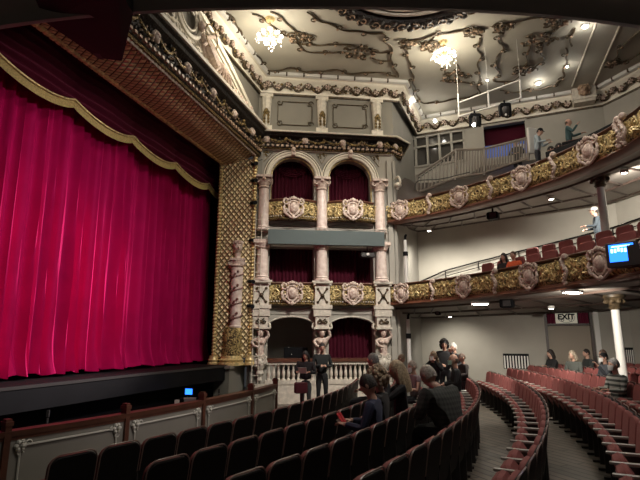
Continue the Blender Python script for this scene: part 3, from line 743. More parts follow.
# arched spandrels, third tier (round) and ground tier (flat segmental)
def spandrel(mb, c, hw, zt, zf, d0, d1, n=24):
    for k in range(n):
        x0, x1 = -hw+2*hw*k/n, -hw+2*hw*(k+1)/n; z0, z1 = zf(x0), zf(x1)
        p = [bp(c+x, d, z) for d in (d0, d1) for x, z in ((x0, z0), (x1, z1), (x1, zt), (x0, zt))]
        i = [mb.av(q) for q in p]
        for q in ((0, 1, 2, 3), (4, 7, 6, 5), (0, 4, 5, 1)): mb.af([i[j] for j in q])
AR = .80; AZ = 7.62
for c in BC:
    spandrel(b, c, .84, 8.64, lambda x: AZ+sqrt(max(0, AR**2-min(abs(x), AR)**2)), -.5, -.03)
    spandrel(b, c, .84, 2.9, lambda x: 2.36+.40*sqrt(max(0, 1-(x/.86)**2)), -.4, -.06)
wbx = struct('wall_boxes', b, 'wall', smooth=False)
b = MB(); bbox(b, -2.2, 2.6, -.1, .62, -.03, .12); bbox(b, -2.2, 2.65, 8.62, 8.7, -.03, .05)
struct('baseboard_boxes', b, 'cream')
# right-hand fluted pilasters beside the boxes
b = MB()
for s, wd, d in ((2.50, .16, .10), (2.70, .10, .04)): bbox(b, s-wd/2, s+wd/2, .1, 8.4, -.05, d)
struct('trim_3', b, 'wall')
for i, c in enumerate(BC):
    side = ORD2[i]
    t = thing('arch_moulding', 'cream and gilt moulded round arch over the top %s box' % side, 'arch', bp(c, 0, AZ), 0, 'round arches over the top boxes')
    def arcp(r, d, n=28): return [bp(c+r*cos(pi*k/n), d, AZ+r*sin(pi*k/n)) for k in range(n+1)]
    b = MB(); b.tube(arcp(.85, .02), .05, 8); b.tube(arcp(.93, .05), .05, 8); b.tube(arcp(1.02, .04), .03, 6); b.build('archivolt', 'creamlight', t)
    b = MB(); b.tube(arcp(.79, -.1), .04, 6)
    for s_ in (-1, 1): b.tube([bp(c+s_*.79, -.1, AZ), bp(c+s_*.79, -.1, 5.95)], .035, 6)
    b.build('gilt_inner_edge', 'gold2', t)
    b = MB(); b.tube(arcp(.985, .06)[1:-1], .018, 6); b.tube(arcp(1.055, .02)[3:-3], .018, 6); b.build('dark_outer_bead', 'orn', t)
    b = MB(); b.rbox(bp(c, .1, AZ+.93), (.16, .2, .26), .04, ax=BAX); b.ball(bp(c, .22, AZ+1.0), (.07, .06, .09), 8, 6); b.build('keystone', 'pinkcream', t)
for k, (s, l) in enumerate(((-1.86, 'left'), (.06, 'middle'), (2.0, 'right'))):
    b = MB(); z0, z1 = 8.2, 8.62
    a = .2 if k == 1 else .16
    tri = [bp(s-a, .0, z1-.06), bp(s+a, .0, z1-.06), bp(s+(0 if k == 1 else (-a if k == 0 else a)), .0, z0-.02)]
    b.tube(tri, .016, 5, closed=True)
    cx = sum((p for p in tri), V((0, 0, 0)))/3
    for j in range(8): b.ball(cx+BU*(random.uniform(-.5, .5)*a)+UP*random.uniform(-.02, .16), .035, 6, 4)
    tag(b.build('spandrel_ornament', 'dgold'), 'gilt triangular spandrel ornament at the %s of the arches' % l, 'ornament', 'spandrel ornaments')

# columns
def column_shaft(mb, s, z0, z1, r, d=.12, n=18):
    mb.lathe(bp(s, d, 0), [(r*1.3, z0), (r*1.3, z0+.05), (r*1.12, z0+.08), (r*1.2, z0+.13), (r*1.02, z0+.16), (r, z0+.25), (r*.99, (z0+z1)/2), (r*.9, z1)], n)
for i, s in enumerate(CS):
    pos = ORD3[i]
    t = thing('upper_column', 'pink scagliola column with scrolled capital at the top tier, %s of the boxes' % pos, 'column', bp(s, .12, 5.66), 0, 'upper columns of the boxes')
    b = MB(); column_shaft(b, s, 5.66, 7.16, .185); b.build('shaft', 'pink', t)
    b = MB(); c = bp(s, .12, 0)
    b.lathe(c, [(.18, 7.14), (.21, 7.18), (.17, 7.22), (.18, 7.3), (.25, 7.46)], 16); b.box(c+UP*7.56, (.56, .5, .08), ax=BAX)
    for sx in (-1, 1):
        for sd in (-1, 1): b.tube(spiral(c+BU*(.2*sx)+BM*(.14*sd)+UP*7.42, .09, 1.2, pi/2, -sx, 14, X=BU), [.035*(1-.5*k/14) for k in range(15)], 6)
    b.ball(c+BM*.24+UP*7.46, (.07, .05, .06), 7, 5); b.build('capital', 'pinkcream', t)
    t = thing('middle_column', 'pale pink column standing on the carved pedestal, %s of the middle boxes' % pos, 'column', bp(s, .12, 3.95), 0, 'middle columns of the boxes')
    b = MB(); column_shaft(b, s, 3.95, 5.05, .2); b.build('shaft', 'pink', t)
    b = MB(); c = bp(s, .12, 0); b.lathe(c, [(.19, 5.0), (.24, 5.05), (.24, 5.12), (.3, 5.2)], 16); b.box(c+UP*5.26, (.6, .5, .12), ax=BAX); b.build('capital', 'pinkcream', t)
    t = thing('pedestal', 'cream carved pedestal with crossed dark ornament under the %s middle column' % pos, 'pedestal', bp(s, .1, 2.4), 0, 'carved pedestals of the boxes')
    b = MB()
    for z0, z1, wd, dp in ((3.02, 3.14, .66, .5), (3.14, 3.8, .5, .4), (3.8, 3.88, .6, .47), (3.88, 3.95, .68, .52), (2.78, 3.02, .58, .44), (2.42, 2.78, .46, .36), (2.36, 2.42, .56, .44)):
        b.box(bp(s, .08, (z0+z1)/2), (wd, dp, z1-z0), ax=BAX)
    b.build('block', 'cream', t)
    b = MB(); d = .31
    for sx in (-1, 1):
        b.tube(catmull([bp(s-sx*.15, d-.02, 3.22), bp(s-sx*.05, d, 3.4), bp(s+sx*.05, d, 3.52), bp(s+sx*.15, d-.02, 3.7)], 3), .022, 5)
        b.ball(bp(s+sx*.15, d-.02, 3.68), .05, 6, 5); b.ball(bp(s+sx*.15, d-.02, 3.24), .05, 6, 5)
        b.tube(spiral(bp(s+sx*.11, .28, 2.6), .09, 1.2, pi/2, sx, 12, X=BU), .025, 5)
    b.ball(bp(s, d+.01, 3.46), .07, 8, 6); b.ball(bp(s, .3, 2.6), .05, 6, 5); b.tube([bp(s-.22, .34, 3.84), bp(s+.22, .34, 3.84)], .02, 5)
    b.build('crossed_ornament', 'orn', t)
# caryatid brackets
def skin(joints, edges, sub=1):
    """joints: list of (x,y,z,rx,ry); a skinned and subdivided surface, returned as verts, faces"""
    me = bpy.data.meshes.new('tmp'); me.from_pydata([j[:3] for j in joints], edges, []); o = bpy.data.objects.new('tmp', me); COL.objects.link(o)
    m = o.modifiers.new('s', 'SKIN'); m.use_smooth_shade = True
    sv = me.skin_vertices[0].data
    for i, j in enumerate(joints): sv[i].radius = (j[3], j[4] if len(j) > 4 else j[3])
    sv[0].use_root = True
    o.modifiers.new('u', 'SUBSURF').levels = sub
    dg = bpy.context.evaluated_depsgraph_get(); dg.update(); me2 = bpy.data.meshes.new_from_object(o.evaluated_get(dg))
    r = [v.co.copy() for v in me2.vertices], [tuple(p.vertices) for p in me2.polygons]
    bpy.data.objects.remove(o); bpy.data.meshes.remove(me); bpy.data.meshes.remove(me2); return r
def add_skin(mb, joints, edges, sub=1):
    vs, fs = skin(joints, edges, sub); k = len(mb.v)
    for p in vs: mb.av(p)
    for f in fs: mb.af([q+k for q in f])
def head(mb, c, r=.105, yaw=0, pitch=0, face=True, eye=1, lip=2):
    """head facing local +y before yaw; c is its centre"""
    T0 = mb.T; T = MX.Translation(V(c)) @ MX.Rotation(yaw, 4, 'Z') @ MX.Rotation(-pitch, 4, 'X')
    mb.T = (T0 @ T) if T0 is not None else T; k = r/.105; m0 = mb.m
    def hp(u, v):
        a, t = 2*pi*u, pi*(1-v); x, y, z = .078*sin(t)*cos(a), .097*sin(t)*sin(a), .122*cos(t)
        if z < 0: x *= 1-.32*(-z/.122)**1.3; y = y*(1-.12*(-z/.122)) + .012*(-z/.122)
        if y > 0:
            y += .021*math.exp(-((x/.014)**2)-((z+.012)/.022)**2)       # nose
            y -= .012*(math.exp(-((abs(x)-.032)/.018)**2-((z-.018)/.015)**2))
            y += .010*math.exp(-((x/.03)**2)-((z+.095)/.02)**2) + .006*math.exp(-((z-.04)/.015)**2)*(abs(x) < .06)
        return V((x*k, y*k, z*k))
    mb.grid(hp, 20, 16)
    for sx in (-1, 1): mb.ball((sx*.079*k, -.005*k, -.005*k), (.012*k, .02*k, .032*k), 6, 5)
    mb.m = eye
    for sx in (-1, 1): mb.ball((sx*.031*k, .080*k, .016*k), (.012*k, .010*k, .008*k), 6, 5)
    mb.m = lip; mb.ball((0, .098*k, -.052*k), (.022*k, .008*k, .007*k), 8, 4)
    mb.m = m0; mb.T = T0
b = MB()
J = [(0, 0, 1.62, .13, .11), (0, .0, 1.78, .11, .09), (0, .02, 1.95, .15, .11), (0, .0, 2.07, .055), (-.16, .02, 2.03, .06), (-.28, .03, 2.14, .05), (-.2, .05, 2.32, .042), (-.06, .05, 2.37, .035), (.16, .02, 2.03, .06), (.28, .1, 1.96, .05), (.2, .2, 1.82, .042), (.05, .22, 1.78, .035), (0, 0, 1.5, .12, .1)]
add_skin(b, J, [(0, 1), (1, 2), (2, 3), (2, 4), (4, 5), (5, 6), (6, 7), (2, 8), (8, 9), (9, 10), (10, 11), (0, 12)], 2)
head(b, (0, .03, 2.2), .105, .3, .1, True, 0, 0)
for k in range(9): b.ball((.1*cos(k*.7+.2)*.9, -.02+.06*sin(k*.7), 2.28), .05, 6, 5)
for sx in (-1, 1): b.ball((sx*.06, .1, 1.93), .055, 8, 6)
cy0 = b
b = MB(); b.lathe((0, -.05, 0), [(.0, .72), (.08, .74), (.06, .84), (.13, .95), (.1, 1.05), (.19, 1.2), (.2, 1.34), (.15, 1.42), (.16, 1.5)], 14)
for a in range(5): b.ball((.2*cos(pi*a/4), .15*sin(pi*a/4)-.02, 1.3), (.06, .05, .09), 6, 5)
for sx in (-1, 1): b.tube([V((0, .05, 0))+p for p in spiral((sx*.16, .05, 1.46), .1, 1.2, pi/2, sx, 12)], .03, 5)
cy1 = b; src = None
for i, s in enumerate(CS):
    t = thing('caryatid_bracket', 'cream carved half-figure with one arm raised, bearing the %s pedestal of the boxes' % ORD3[i], 'statue', bp(s, .16, 0), atan2(BM.y, BM.x)-pi/2, 'caryatids of the boxes')
    if src is None:
        f = cy0.build('figure', 'pinkcream', None); g = cy1.build('corbel', 'cream', None); f.parent = g.parent = t; src = (f, g)
    else:
        for q in src: c = q.copy(); COL.objects.link(c); c.parent = t

# balcony fronts: gilded panel between mouldings with relief, along any plan path
def scroll_relief(pa, t0, t1, zc, h, d, mb, rad=.022, seed=0):
    rr = random.Random(seed); L = t1-t0; n = max(1, round(L/(h*.75)))
    for k in range(n):
        tc = t0+L*(k+.5)/n; q, dr, nn = pa.at(tc); sg = 1 if k % 2 else -1
        for sc_, dz, s0 in ((.34, .04, 1), (.2, -.24, -1), (.18, .26, -1)):
            c = q+dr*(L/n*.18*s0)+nn*d+UP*(zc+dz*h*sg); mb.tube(spiral(c, h*sc_, 1.35, rr.random()*6, sg*s0, 16, X=dr), [rad*(1.25-.6*j/16) for j in range(17)], 5)
        for j in range(7):
            c = q+dr*rr.uniform(-.5, .5)*(L/n)+nn*(d+.01)+UP*(zc+rr.uniform(-.42, .42)*h)
            a = rr.random()*6; mb.tube([c, c+dr*(.05*cos(a))+UP*(.05*sin(a))+nn*.02, c+dr*(.1*cos(a+.5))+UP*(.1*sin(a+.5))], [rad*.6, rad*1.3, rad*.4], 5)
def front(root, path, z1, z0, carts, conss, prof_k=1.0, csc=1.0, dent=False, rail='brown', seed=0, low='redbrown'):
    pa = Path(path); h = z1-z0; k = prof_k
    gp = [(0, z1-.08*h), (.05*k, z1-.14*h), (.13*k, z1-.4*h), (.16*k, z1-.62*h), (.13*k, z1-.8*h), (.10*k, z0+.14*h)]
    b = MB(); b.sweep(path, gp); gpo = b.build('gilded_panel', 'gold', root)
    b = MB(); b.sweep(path, [(-.16, z1-.1*h), (-.16, z1), (.06*k, z1), (.08*k, z1-.04*h), (.05*k, z1-.1*h)], closedprof=True); b.build('hand_rail', rail, root)
    b = MB(); b.sweep(path, [(-.12, z1-.1*h), (-.12, z0), (.0, z0-.0), (.14*k, z0), (.2*k, z0+.05*h), (.14*k, z0+.08*h), (.12*k, z0+.16*h), (0, z0+.18*h)], closedprof=False); b.build('lower_moulding', low, root)
    b = MB(); scroll_relief(pa, 0, pa.L, (z0+z1)/2+.03*h, h*.62, .14*k+.01, b, .022*h/.8, seed); b.build('scroll_relief', 'gold2', gpo)
    if dent:
        b = MB(); t_ = .05
        while t_ < pa.L:
            q, dr, nn = pa.at(t_); b.ball(q+nn*(.17*k)+UP*(z0+.17*h), .026, 6, 4); t_ += .085
        b.build('bead_row', 'cream', root)
    for t_ in carts:
        q, dr, nn = pa.at(t_); inst(P_cart, root, root_inv(root, q+nn*(.14*k)+UP*((z0+z1)/2+.02*h)), face_rz(nn)-root.rotation_euler.z, csc*.95*h/.8)
    for t_ in conss:
        q, dr, nn = pa.at(t_); inst(P_cons, root, root_inv(root, q+nn*(.14*k)+UP*((z0+z1)/2)), face_rz(nn)-root.rotation_euler.z, .95*h/.8)
    return pa
def root_inv(root, p): return wmat(root).inverted() @ p
for tier, (z1, z0, bow) in enumerate(((3.92, 3.13, .06), (6.80, 6.02, .24))):
    for i, c in enumerate(BC):
        nm = ('middle', 'top')[tier]
        t = thing('box_balcony', '%s gilded balcony front with pink cartouche at the %s %s box' % (('flat', 'bowed')[tier], nm, ORD2[i]), 'balcony', bp(c, 0, z0), 0, '%s box balconies' % nm)
        path = [bp(c+x, .0+bow*(1-(x/.8)**2)) for x in [-.80+.1*k for k in range(17)]]
        pa = front(t, path, z1, z0, [Path(path).L/2], [], .9, 1.08, True, 'brown', 10+i, 'dgold')
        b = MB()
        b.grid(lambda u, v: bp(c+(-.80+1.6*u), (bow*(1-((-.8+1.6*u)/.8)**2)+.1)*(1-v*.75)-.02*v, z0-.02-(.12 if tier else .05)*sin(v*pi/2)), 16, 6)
        b.build('dark_underside', 'underdark', t)  # underside in a dark brown colour
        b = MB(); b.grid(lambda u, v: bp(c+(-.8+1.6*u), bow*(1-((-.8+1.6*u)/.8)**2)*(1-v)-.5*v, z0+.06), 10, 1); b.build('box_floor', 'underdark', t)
# curtains hung in the boxes
for tier, (z0, z1) in enumerate(((1.3, 2.82), (3.2, 5.2), (6.0, 8.5))):
    for i, c in enumerate(BC):
        if tier == 0 and i == 0: continue
        b = MB(); ph = random.random()*6
        def cf(u, v):
            s = c-.86+1.72*u; return bp(s, -.62+.035*sin(s*2*pi/.13+ph)+.02*sin(s*2*pi/.31), z0+(z1-z0)*v)
        b.grid(cf, 110, 3)
        t = thing('box_curtain', 'wine red drawn curtain inside the %s %s box' % (('ground', 'middle', 'top')[tier], ORD2[i]), 'curtain', bp(c, -.6, z0), 0, 'curtains in the boxes')
        b.build('drape', 'boxcur', t)
        if tier == 2:
            b = MB()
            for j in range(5): b.tube([bp(c-.5+1.0*k/12, -.55, 8.05+.07*j-.20*sin(pi*k/12)) for k in range(13)], .025, 5)
            b.build('swag_header', 'boxcur', t)
# open ground box with equipment inside
t = thing('box_mixing_desk', 'dark equipment with tiny lights inside the open ground left box', 'equipment', bp(-.75, -.9, 1.0))
b = MB(); bbox(b, -1.15, -.35, 1.0, 1.75, -1.1, -.75); b.build('casing', 'black', t)
b = MB()
for s, z in ((-1.0, 1.82), (-.8, 1.86), (-.55, 1.84), (-.9, 1.58), (-.5, 1.6)): b.ball(bp(s, -.73, z-.06), .014, 6, 4)
b.build('indicator_lights', 'white', t)
# ground balustrade
for i, c in enumerate(BC):
    t = thing('balustrade', 'stone balustrade of turned balusters below the ground %s box' % ORD2[i], 'balustrade', bp(c, .05, .62), 0, 'balustrades of the ground boxes')
    b = MB(); bbox(b, c-.84, c+.84, .60, .74, -.1, .14); bbox(b, c-.84, c+.84, 1.22, 1.31, -.08, .12); b.build('stone_rails', 'cream', t)
    b = MB(); bbox(b, c-.84, c+.84, 1.31, 1.42, -.12, .16); b.build('cushioned_rail', 'brown', t)
    b = MB()
    b.lathe(bp(c-.72, .03, .74), [(.055, 0), (.055, .04), (.035, .07), (.06, .17), (.055, .24), (.028, .36), (.04, .43), (.055, .45), (.055, .48)], 10)
    s0 = b.build('baluster', 'cream', t)
    for k in range(1, 10):
        o = s0.copy(); COL.objects.link(o); o.location = V(s0.location)+BU*(.16*k)
    b = MB()
    for sx in (-1, 1): b.tube(catmull([bp(c+sx*.84, .0, 2.1), bp(c+sx*.76, .05, 2.2), bp(c+sx*.8, .04, 2.34), bp(c+sx*.7, .05, 2.42), bp(c+sx*.74, .04, 2.56)], 4), .04, 6)
    b.tube([bp(c+.86*cos(a), -.02, 2.36+.42*sin(a)) for a in [pi*k/20 for k in range(21)]], .03, 6)
    tag(b.build('box_arch_trim', 'cream'), 'cream flat arch trim over the ground %s box' % ORD2[i], 'moulding', 'arch trims of the ground boxes')
# covered beam fixed across the columns
t = thing('covered_lighting_beam', 'plain grey-green board fixed across the three box columns', 'beam', bp(.2, .45, 5.1))
b = MB(); bbox(b, -1.80, 2.17, 5.15, 5.64, .34, .48); b.build('board', 'teal', t)
b = MB(); b.tube([bp(-1.9, .38, 5.72), bp(2.35, .38, 5.72)], .014, 6)
for s in (-1.8, -.9, .1, 1.1, 2.2): b.tube([bp(s, .38, 5.6), bp(s, .38, 5.73)], .012, 5)
b.build('hanging_rail', 'arm', t)
t = thing('projector', 'small dark projector hanging in the middle right box opening', 'projector', bp(1.63, .2, 4.8))
b = MB(); b.rbox(bp(1.62, .2, 4.86), (.5, .3, .16), .05, ax=BAX); b.tube([bp(1.62, .2, 4.95), bp(1.62, .2, 5.16)], .02, 6); b.build('casing', 'iron', t)
b = MB(); b.lathe(bp(1.6, .36, 4.87), [(.05, 0), (.05, .04), (.035, .045)], 12, ax=(BU, UP, BM)); b.build('lens', 'white', t)
# bracket lamp and drain-pipe like standards at the right pilaster
t = thing('wall_bracket', 'dark and cream scrolled bracket on the pilaster right of the top box', 'bracket', bp(2.75, .2, 7.4))
b = MB(); b.ball(bp(2.8, .16, 7.45), (.13, .13, .1), 10, 6); b.tube(catmull([bp(2.72, .02, 7.7), bp(2.8, .2, 7.75), bp(2.86, .25, 7.55), bp(2.78, .12, 7.3)], 4), .045, 6); b.build('scroll', 'creamlight', t)
for i, (z0, z1) in enumerate(((3.95, 5.45), (1.0, 2.7))):
    t = thing('standing_speaker', 'tall slim white column speaker with dark band beside the %s balcony end' % ('middle', 'stalls')[i], 'speaker', bp(2.98, .15, z0))
    q = bp(3.0, .12, 0)
    b = MB(); b.lathe(q, [(.07, z0), (.07, z0+(z1-z0)*.5), (.055, z1)], 12); b.build('tube', 'white', t)
    b = MB(); b.lathe(q, [(.085, z0+(z1-z0)*.62), (.09, z0+(z1-z0)*.72)], 12); b.tube([q+UP*z1+BU*0, q+UP*(z1+.12)+BM*.04, q+UP*(z1+.16)+BM*.12], .04, 6); b.build('clamp', 'black', t)

# ------------------------------------------------------------------ horseshoe balconies
UPP = catmull([(2.50, 16.8), (4.05, 15.45), (5.3, 13.85), (6.2, 12.15), (6.65, 10.6), (6.72, 9.3), (6.5, 7.6), (5.9, 5.8)], 8)
LOP = catmull([(2.42, 16.8), (3.2, 15.85), (4.2, 14.35), (5.02, 12.4), (5.65, 10.3), (5.98, 8.6), (5.9, 6.6), (5.2, 4.5), (3.9, 2.7), (2.2, 1.68), (1.1, 1.34), (0, 1.25), (-1.1, 1.34), (-2.2, 1.68), (-3.0, 2.2)], 8)
FARK = [1.0]
def balcony(name, label, path, z1, z0, cpx, spx, wallz, wallpts, seed, cut=None):
    t = thing(name, label, 'balcony', (path[0].x, path[0].y, z0)); pa = Path(path); zm = (z0+z1)/2
    cs = [pa.near_px(px, zm) for px in cpx]; ss = [pa.near_px(px, zm) for px in spx]
    # continue the same rhythm out of view
    st = 2.55; k = max(cs)+st
    while k < pa.L-.3: cs.append(k); ss.append(k-st/2); k += st
    far = [p for i, p in enumerate(path) if i <= len(path)*FARK[0]]; pf = Path(far).L
    front(t, far, z1, z0, [c for c in cs if c < pf-.3], [c for c in ss if c < pf-.2], 1.25, 1.0, False, 'brown', seed)
    near = path[len(far)-1:]
    if len(near) > 2:                                                # plainer painted run past the viewer
        b = MB(); b.sweep(near, [(-.12, z1), (.1, z1), (.2, z0+.3), (.18, z0+.16)]); b.build('near_panel', 'gold', t)
        b = MB(); b.sweep(near, [(-.12, z0), (.0, z0), (.05, z0-.015), (.09, z0), (.15, z0), (.17, z0-.012), (.20, z0), (.25, z0+.04), (.24, z0+.10), (.16, z0+.17)]); b.build('near_edge_moulding', 'nearsoffit', t)
    return t, pa
tU, pU = balcony('upper_balcony', 'upper horseshoe balcony with gilded scrollwork front and pink cartouches', UPP, 6.80, 6.02, (403, 463, 527, 596), (433, 496, 561, 630), None, None, 3)
FARK[0] = .62
tL, pL = balcony('lower_balcony', 'lower horseshoe balcony with gilded scrollwork front and pink cartouches', LOP, 3.88, 3.14, (406, 469, 536, 609), (438, 503, 575), None, None, 4)
OUT = Path([Q2+V((.05, .6, 0)), Q3, wp(3.6, 0), Q4, Q5, Q6, Q7, V((10.5, -1.5, 0))])
def underside(root, pa, L_in, z_in, z_out, steps=44, L_out=None):
    b = MB(); L_out = L_out or OUT.L
    def f(u, v):
        q, dr, nn = pa.at(L_in*u); o, _, _ = OUT.at(L_out*u); p = q.lerp(o, v); zz = z_in+(z_out(u)-z_in)*v
        return V((p.x, p.y, zz))
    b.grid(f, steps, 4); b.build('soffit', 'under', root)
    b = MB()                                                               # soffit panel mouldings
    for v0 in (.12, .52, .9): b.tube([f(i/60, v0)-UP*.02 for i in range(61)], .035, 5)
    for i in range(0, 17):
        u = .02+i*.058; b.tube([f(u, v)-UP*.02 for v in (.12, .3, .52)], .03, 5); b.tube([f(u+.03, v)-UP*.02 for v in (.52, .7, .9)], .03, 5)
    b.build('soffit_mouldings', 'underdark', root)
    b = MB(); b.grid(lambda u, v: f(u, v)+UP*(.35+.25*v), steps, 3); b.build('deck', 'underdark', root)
    return f
fU = underside(tU, pU, pU.L, 6.02, lambda u: 6.25+.9*min(1, u*1.6), 40, OUT.L*.72)
fL = underside(tL, pL, pL.L*.62, 3.12, lambda u: 2.78+.45*min(1, u*1.4), 40, OUT.L*.80)
# near part of the lower balcony, overhead of the viewer
b = MB()
PN_ = [pL.at(pL.L*.60+pL.L*.40*i/40) for i in range(41)]
def fn(u, v):
    q, dr, nn = PN_[round(u*40)]; p = q-nn*(3.6*v); return V((p.x, p.y, 3.12+.10*v))
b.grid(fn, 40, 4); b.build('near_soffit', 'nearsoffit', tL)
b = MB(); b.sweep([p for p, _, _ in PN_], [(.02, 3.16), (.02, 3.10), (-.05, 3.06), (-.10, 3.10), (-.16, 3.10), (-.20, 3.07), (-.26, 3.10), (-.26, 3.14)]); b.build('soffit_edge_moulding', 'nearsoffit', tL)

# iron columns under the balconies at the right
for i, (z0, z1, l) in enumerate(((3.45, 6.2, 'slender cream column holding the upper balcony behind the lower balcony seats'), (.25, 3.05, 'slender cream column rising from the stalls by the far right seats'))):
    q = V((7.3, 12.1, 0)); t = thing('balcony_column', l, 'column', q+UP*z0)
    b = MB(); b.lathe(q, [(.14, z0), (.14, z0+.1), (.105, z0+.16), (.095, z1-.3), (.1, z1-.28)], 16); b.build('shaft', 'white', t)
    b = MB(); b.lathe(q, [(.11, z1-.3), (.15, z1-.24), (.12, z1-.2), (.2, z1-.05), (.26, z1), (.26, z1+.06)], 14)
    for k in range(8): b.ball(q+V((.19*cos(k*pi/4), .19*sin(k*pi/4), z1-.1)), .06, 6, 5)
    b.build('capital', 'orn', t)
# downlights under the balconies (lit) with their pools on the walls
def downlight(px, py, z, label, power, square=False, aim=None, k=.07):
    q = at_z(px, py, z); t = thing('downlight', label, 'light', q-UP*.06)
    b = MB()
    if square: b.box(q-UP*.03, (.42, .24, .05), rz=.5)
    else: b.lathe(q-UP*.08, [(k, 0), (k*1.35, .01), (k*1.35, .08)], 14)
    b.build('housing', 'white', t)
    b = MB(); (b.box(q-UP*.06, (.36, .2, .02), rz=.5) if square else b.lathe(q-UP*.085, [(.0, 0), (k*.85, .002), (k*.85, .02)], 14)); b.build('lens', 'spotlens', t)
    o = lamp('downlight_beam', 'SPOT', q-UP*.13, power, (1, .94, .83), .05, aim or q-UP*3+V((.6, 1.4, 0)), 130, .9); return t
for px, py, z, l, pw, sq in (
    (429, 229, 6.05, 'small round downlight under the upper balcony near the boxes', 380, 0),
    (489, 215, 6.2, 'downlight behind the dark speaker under the upper balcony', 800, 0),
    (551, 197, 6.2, 'bright round downlight in the middle of the upper balcony soffit', 650, 0),
    (624, 170, 6.15, 'bright downlight under the upper balcony at far right by the column', 1500, 0),
    (480, 302, 3.0, 'bright rectangular fitting under the lower balcony', 170, 1),
    (572, 290, 3.08, 'bright rectangular fitting under the lower balcony right of centre', 330, 1),
    (450, 315, 2.9, 'small round downlight near the back of the lower balcony soffit', 130, 0),
    (551, 306, 2.98, 'small round downlight above the exit doorway', 220, 0)):
    downlight(px, py, z, l, pw, bool(sq), V((10.4, 15.5, 1.6)) if px == 572 else (V((11.5, 14.0, 4.2)) if px == 624 else None))
# small lamps set in the ceiling
for px, py, k, pw, l in ((585, 25, .10, 10, 'brightest starry downlight high on the ceiling by the rib'), (538, 82, .10, 10, 'bright downlight low on the ceiling above the gallery man'), (567, 65, .06, 5, 'small downlight between two brighter ones on the right ceiling'),
                         (487, 79, .05, 5, 'tiny downlight between the two right scroll frames'), (413, 97, .05, 5, 'tiny downlight at the lower left of the second chandelier')):
    q = at_z(px, py, CZ); t = thing('ceiling_lamp', l, 'light', q)
    b = MB(); b.lathe(q-UP*.06, [(k*.9, 0), (k*1.2, .02), (k*1.2, .06)], 14); b.build('ring', 'white', t)
    b = MB(); b.ball(q-UP*.06, (k*.8, k*.8, k*.5), 10, 6); b.build('bulb', 'spotlens', t)
    lamp('ceiling_lamp_light', 'POINT', q-UP*.3, pw, (1, .94, .84), .08)
q = at_y(435, 121, 18.6); t = thing('wall_lamp', 'small glowing lamp just under the cornice over the gallery window', 'light', q)
b = MB(); b.ball(q, .07, 8, 6); b.build('bulb', 'spotlens', t); b = MB(); b.tube([q+V((0, 0, 0)), q+V((.05, .5, .1))], .02, 6); b.build('arm', 'iron', t)
lamp('wall_lamp_light', 'POINT', q-V((0, .2, .05)), 12, (1, .93, .8), .06)

# speakers hung under the balconies
for i, (px, py, z, l) in enumerate(((493, 216, 6.0, 'black box speaker hanging under the upper balcony'), (507, 303.5, 3.1, 'black box speaker hanging under the lower balcony'), (438, 313, 3.05, 'small dark bracket lamp under the lower balcony near the boxes'))):
    q = at_z(px, py, z-.1); t = thing('hanging_speaker', l, 'speaker', q)
    b = MB(); b.rbox(q, (.36, .26, .24) if i < 2 else (.2, .16, .16), .06, rz=-.6); b.tube([q, q+UP*.3], .03, 6); b.build('casing', 'black', t)
    b = MB(); b.box(q+V((-.06, -.13, 0)), (.2, .02, .16) if i < 2 else (.1, .02, .1), rz=-.6); b.build('grille', 'iron', t)
# screen fixed to the lower balcony front
q0, dr, nn = pL.at(pL.near_px(641, 3.7)); c = q0+nn*.36+UP*3.56
t = thing('balcony_monitor', 'grey monitor with a glowing blue screen mounted on the lower balcony front', 'monitor', c-UP*.3)
fdir = V((-c.x, -c.y, 0)).normalized(); fdir = (fdir+V((-.35, 0, 0))).normalized(); ax = (V((-fdir.y, fdir.x, 0)), fdir, UP)
b = MB(); b.rbox(c, (.52, .26, .46), .03, ax=ax); b.tube([c, q0+UP*3.5], .04, 6); b.box(c+ax[0]*.35-UP*.03, (.5, .3, .36), ax=ax); b.build('casing', 'iron', t)
b = MB(); b.box(c+fdir*.135+UP*.03, (.40, .01, .32), ax=ax); b.build('screen', 'blue', t)
b = MB()
for k in range(7): b.box(c+fdir*.143-ax[0]*(-.18+.055*k)+UP*(.08+.012*sin(k*2)), (.035, .006, .07), ax=ax)
b.box(c+fdir*.143+UP*.15, (.3, .006, .02), ax=ax); b.build('screen_text', 'bluetxt', t)

# handrail on the mid-level wall
t = thing('wall_handrail', 'dark stepped handrail climbing along the mid-level wall', 'handrail', wp(0, .12, 4.2))
hr = [wp(s, .16, z) for s, z in ((.0, 4.31), (1.1, 4.74), (2.4, 5.03), (3.9, 5.33), (6.0, 5.75), (7.1, 5.98))]+[V((11.5, 14.9, 6.25)), V((12.1, 11, 6.5))]
b = MB(); b.tube(hr, .03, 6); b.tube([p-UP*.22 for p in hr[1:]], .018, 6); b.build('rail', 'dark', t)
for k, p in enumerate(hr[1:6]):
    b = MB(); b.tube([p, p-UP*.25, p-UP*.28+WN*-.16], .022, 6); b.build('bracket', 'dark', t)

